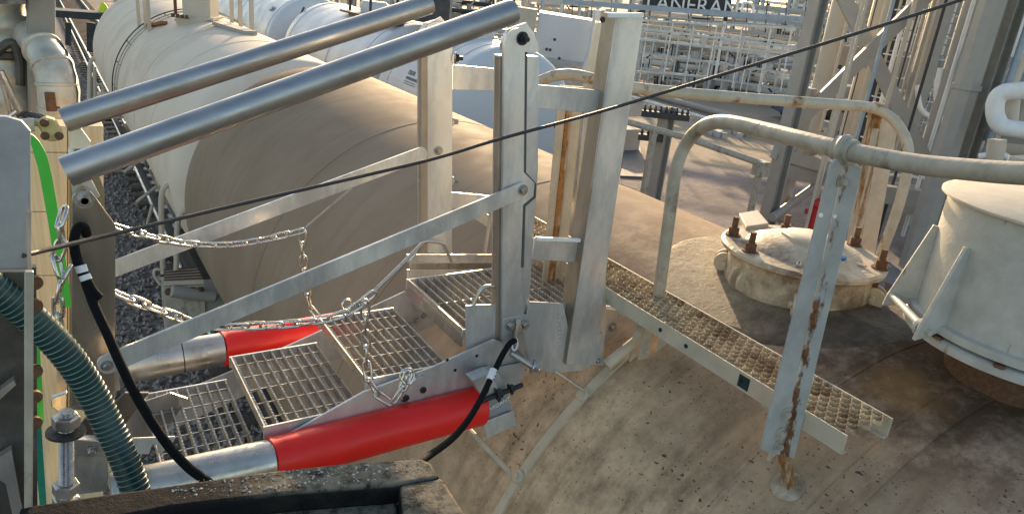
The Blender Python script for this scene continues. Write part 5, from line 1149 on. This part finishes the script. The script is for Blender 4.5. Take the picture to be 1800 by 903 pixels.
c = MB(); c.poly([PD(1128, 18, 44.9), PD(1284, 30, 44.9), PD(1288, -16, 44.9), PD(1132, -28, 44.9)], FW * .05); obj('sign_board', c, M['bgdark'], tb)
# wire fence of white posts
wf = thing('mesh_fence', 'tall wire fence of thin white posts and rails behind the handrail', 'fence', PD(1260, 150, 40))
for t_, b_, w in (((1183, 40), (1165, 142), .07), ((1261, 42), (1243, 136), .07), ((1274, 38), (1256, 140), .14), ((1304, 51), (1287, 155), .06), ((1318, 80), (1301, 160), .05), ((1355, 51), (1332, 162), .07), ((1392, 51), (1372, 160), .07), ((1220, 45), (1203, 146), .04), ((1140, 36), (1124, 140), .04)):
    c = MB(); c.bar(PD(*t_, 40), PD(*b_, 40), w, w); obj('fence_post', c, M['bgwhite'], wf)
for a_, b_ in (((1125, 50), (1400, 84)), ((1122, 69), (1398, 96)), ((1120, 126), (1244, 135)), ((1125, 36), (1400, 50))):
    c = MB(); c.bar(PD(*a_, 40), PD(*b_, 40), .05, .10); obj('fence_rail', c, M['galv'], wf)
c = MB()
for k in range(60): x = 1122 + k * 4.6; y = 38 + (x - 1122) * .06; c.bar(PD(x, y, 40.1), PD(x - 16, y + 104, 40.1), .012, .012)
obj('wire', c, M['galv'], wf, kind='stuff')
# road kerb rails, ground pipeline and low post
c = MB(); c.tube([G(1090, 158) + V((0, 0, .2)), G(1262, 206) + V((0, 0, .2)), G(1420, 250) + V((0, 0, .2))], .16, 12); obj('ground_pipe', c, M['bgsteel'], label='thick grey pipe lying across the road behind the low post', cat='pipe')
c = MB(); c.tube([G(1090, 172) + V((0, 0, .2)), G(1262, 222) + V((0, 0, .2)), G(1420, 268) + V((0, 0, .2))], .08, 10); obj('ground_pipe', c, M['bgwhite'], label='thinner pale pipe lying beside the thick grey one on the road', cat='pipe')
br_ = thing('barrier_pipe', 'pale waist-high barrier pipe running from the cage to the big steel column', 'barrier', PD(1220, 300, 17))
c = MB(); c.tube([PD(1098, 213, 17), PD(1215, 245, 17.5), PD(1338, 288, 18)], .075, 12); obj('bar', c, M['rail'], br_)
for px, py, D in ((1150, 228, 17.2), (1338, 288, 18)): a, b = H2(PD(px, py, D), GZ, PD(px, py, D).z); c = MB(); c.bar(a, b, .12, .12); obj('post', c, M['rail'], br_)
c = MB(); c.box(PD(1338, 296, 18) , (.3, .3, .35)); obj('end_block', c, M['rail'], br_, bevel=.01)
lp_ = thing('crossarm_post', 'short grey post with two dark bolted crossarms, between the cage and the curved handrail', 'post', G(1145, 345))
p = G(1147, 350); q = PD(1172, 188, math.hypot(p.x, p.y)); a, b = H2(p, GZ, q.z); c = MB(); c.hbeam(a, b, .34, .3, .04, (1, 0, 0)); obj('post', c, M['galv_dark'] if 'galv_dark' in M else M['bgsteel'], lp_)
dpost = math.hypot(p.x, p.y)
for (x0, y0, x1, y1) in ((1128, 199, 1212, 208), (1122, 240, 1166, 244)):
    c = MB(); A, B = PD(x0, y0, dpost - .2), PD(x1, y1, dpost - .2); c.bar(A, B, .2, .16); ar = obj('crossarm', c, M['bgdark'], lp_)
    n = int((x1 - x0) / 9)
    for k in range(n): qq = A.lerp(B, (k + .5) / n) + V((0, 0, .08)); bb = MB(); bb.lathe(qq, (0, 0, 1), [(.035, 0), (.05, .05), (.02, .10), (.03, .16)], 10); obj('insulator', bb, M['bgdark'], ar)
c = MB(); c.poly([G(1125, 258), G(1100, 253), G(1090, 312), G(1136, 314)], (0, 0, .06)); obj('shadow_sheet', c, M['plate_shade'], label='dark flat sheet laid as a shadow on the gravel right of the cage', cat='sheet')  # thin dark sheet that draws a shadow on the ground
c = MB(); q = G(1092, 262); c.box(q + V((0, 0, .4)), (.9, .9, .8)); obj('concrete_block', c, M['concrete'], bevel=.03, label='small pale block beside the dark shadow sheet', cat='block')
c = MB(); q = G(960, 225); c.lathe(q + V((0, 0, .0)), (0, 0, 1), [(.45, 0), (.48, .3), (.48, .9), (.42, 1.2), (.4, 1.25)], 24); obj('blue_drum', c, M['blueplastic'], label='blue plastic drum seen between the cage posts', cat='drum')
c = MB(); a, b = H2(PD(1012, 260, 12), GZ, PD(1015, 195, 12).z); c.bar(a, b, .14, .14); obj('bollard', c, M['bgdark'], label='dark upright post seen through the cage opening', cat='post')
# pale skip / bin behind (blue white box) with dark lower part
bx = thing('roadside_bin', 'large blue-white flat-sided bin with dark base, left of the big cage post', 'bin', PD(985, 112, 24))
A = [PD(948, 22, 24), PD(1048, 38, 24.5), PD(1028, 114, 24.5), PD(935, 100, 24)]
c = MB(); c.poly(A, FW * 2.0); obj('body', c, M['tanker_white'], bx, bevel=.03)
A = [PD(936, 98, 23.9), PD(1030, 112, 24.4), PD(1022, 142, 24.4), PD(930, 130, 23.9)]
c = MB(); c.poly(A, FW * 2.0); obj('base', c, M['bgdark_grey'] if 'bgdark_grey' in M else M['greypanel'], bx, bevel=.02)
c = MB(); c.poly([PD(905, 12, 23.8), PD(945, 18, 23.8), PD(938, 60, 23.8), PD(900, 60, 23.8)], FW * 1.0); obj('end_panel', c, M['concrete'], bx)
for x, y in ((975, 70), (961, 87), (967, 88), (983, 103)): c = MB(); c.lathe(PD(x, y, 23.92), -FW, [(.05, 0), (.045, .03)], 12); obj('bolt', c, M['bgdark'], bx)
c = MB(); c.tube([PD(1050, 18, 23.5), PD(1040, 90, 23.5), PD(1022, 140, 23.5)], .12, 12); obj('side_pipe', c, M['tanker_white'], bx)
vert('process_pipe', 1062, 80, 23, .13, -.6, GZ, 'bgwhite', 'white pipe beside the big cage post', 'pipe', 'upright pipes of the pipe yard')
# cream pillar, posts behind white tankers
vert('pillar', 572, 8, 30, .38, .5, GZ, 'bgcream', 'cream pillar behind the white tankers', 'pillar', kind='bar', w=.4)
vert('pillar', 783, 20, 26, .14, .5, GZ, 'hivis', 'yellow post at the end of the upper grey tube', 'post', kind='bar', w=.1)
vert('pillar', 770, 20, 25, .10, .5, GZ, 'bgdark', 'dark post left of the yellow post', 'post', kind='bar', w=.1)
# ---- vehicles
def vehicle(name, at, heading, kind, paint, label, cat, L=4.5, Wd=1.8, Ht=1.5):
    t = thing(name, label, cat, at, 'vehicles in the yard'); d = V((math.cos(heading), math.sin(heading), 0)); s = V((-d.y, d.x, 0)); up = V((0, 0, 1))
    def prof(pts, w): return MB().poly([at + d * (x * L) + up * (z * Ht) - s * w / 2 for x, z in pts], s * w)
    if kind == 'car': body = [(-.5, .22), (-.5, .5), (-.47, .62), (-.28, .66), (.22, .66), (.45, .56), (.5, .45), (.5, .22)]; cab = [(-.36, .64), (-.26, .94), (-.18, 1), (.08, 1), (.16, .95), (.30, .64)]
    elif kind == 'van': body = [(-.5, .2), (-.5, .95), (-.47, 1), (.25, 1), (.33, .95), (.42, .58), (.5, .50), (.5, .2)]; cab = [(.12, .62), (.12, .9), (.31, .9), (.40, .6)]
    else: body = [(-.5, .3), (-.5, .95), (-.47, 1), (.25, 1), (.25, .3)]; cab = [(.28, .25), (.28, .8), (.32, .86), (.44, .84), (.5, .5), (.5, .25)]
    bo = obj('body', prof(body, Wd), M[paint], t, bevel=.06)
    if kind == 'truck': obj('cab', prof(cab, Wd * .96), M[paint], t, bevel=.06); obj('windscreen', prof([(.45, .55), (.45, .78), (.49, .6)], Wd * .85), M['glass'], t)
    else: obj('windows', prof(cab, Wd * (.88 if kind == 'car' else 1.01)), M['glass'], t, bevel=.05)
    if kind == 'car': obj('roof', prof([(-.24, .96), (-.18, 1.02), (.08, 1.02), (.14, .97)], Wd * .84), M[paint], t, bevel=.02)
    for x in (-.31, .31):
        for q in (-1, 1):
            c = MB(); o = at + d * (x * L) + s * q * (Wd / 2 - .2) + up * .33; c.lathe(o, s * q, [(.33, 0), (.33, .2), (.30, .22), (.2, .22)], 20); w = obj('wheel', c, M['rubber'], t); c = MB(); c.lathe(o, s * q, [(.2, .2), (.19, .235), (.05, .245)], 14); obj('rim', c, M['galv'], w)
    for q in (-1, 1): c = MB(); c.box(at + d * (.49 * L) + s * q * Wd * .36 + up * Ht * .48, (.1, .28, .14), Matrix.Rotation(heading, 3, 'Z')); obj('headlight', c, M['bgwhite'], t, bevel=.01)
    return t
def GD(px, py): return G(px, py)
vehicle('parked_car', G(1440, 216), math.radians(-30), 'car', 'carblue', 'dark blue car parked behind the big steel column', 'car', 4.8, 1.9, 1.8)
vehicle('parked_car', G(1385, 180), math.radians(-35), 'car', 'carsilver', 'silver car half hidden left of the big steel column', 'car', 4.6, 1.8, 1.5)
vehicle('parked_car', G(1290, 168), math.radians(-25), 'car', 'carsilver', 'grey car parked behind the wire fence near its right end', 'car', 4.6, 1.8, 1.45)
vehicle('parked_van', G(1235, 138), math.radians(-28), 'van', 'carwhite', 'white van parked behind the middle of the wire fence', 'van', 5.2, 2.0, 2.2)
vehicle('parked_van', G(1165, 126), math.radians(-28), 'van', 'carsilver', 'silver van behind the left end of the wire fence', 'van', 5.2, 2.0, 2.2)
vehicle('parked_car', G(1480, 250), math.radians(-40), 'car', 'carwhite', 'white car behind the wide pale process pipe', 'car', 4.6, 1.8, 1.5)
# hydrant
hy = thing('hydrant', 'small red hydrant on the gravel beside the angle post', 'hydrant', G(1425, 405))
p = G(1425, 405); c = MB(); c.lathe(p, (0, 0, 1), [(.16, 0), (.16, .08), (.10, .1), (.10, .62), (.13, .66), (.13, .72), (.09, .82), (.03, .88)], 18); obj('barrel', c, M['redpaint'], hy)
for s_ in (-1, 1): c = MB(); c.lathe(p + V((0, 0, .5)), RT * s_, [(.06, .08), (.06, .2), (.075, .2), (.075, .25)], 12); obj('outlet', c, M['redpaint'], hy)
# litter of fittings on gravel
c = MB(); q = G(1275, 238)
for k in range(14): c.box(q + V((rnd.uniform(-1.2, 1.2), rnd.uniform(-.7, .7), .12)), (rnd.uniform(.1, .5), .2, .24), Matrix.Rotation(rnd.random() * 3, 3, 'Z'))
obj('scrap_heap', c, M['galv'], label='heap of small metal fittings on the ground beyond the curved handrail', cat='scrap', kind='stuff')
# far left: flat wagon with a worker's yellow jacket bundle on it
fw = thing('flat_wagon', 'dark flat wagon deck seen past the ballast at the top left', 'wagon', G(160, 60) * .6 + V((0, 0, GZ * .4)))
c = MB(); A, B = PD(96, 22, 34), PD(190, 28, 34); c.bar(A, B, 1.2, .25, (0, 0, 1)); obj('deck', c, M['bgdark'], fw, bevel=.02)
c = MB(); c.bar(PD(120, 40, 34), PD(120, 80, 34), .2, .2); c2 = MB(); c2.bar(PD(160, 40, 34), PD(160, 90, 34), .5, .3); obj('leg', c, M['bgdark'], fw); obj('leg', c2, M['bgdark'], fw)
c = MB(); q = PD(182, 14, 34); c.lathe(q + V((0, 0, -.3)), (0, 0, 1), [(.18, 0), (.2, .15), (.12, .4), (.03, .5)], 14); obj('yellow_bundle', c, M['hivis'], label='yellow high-visibility bundle at the top left', cat='bundle')
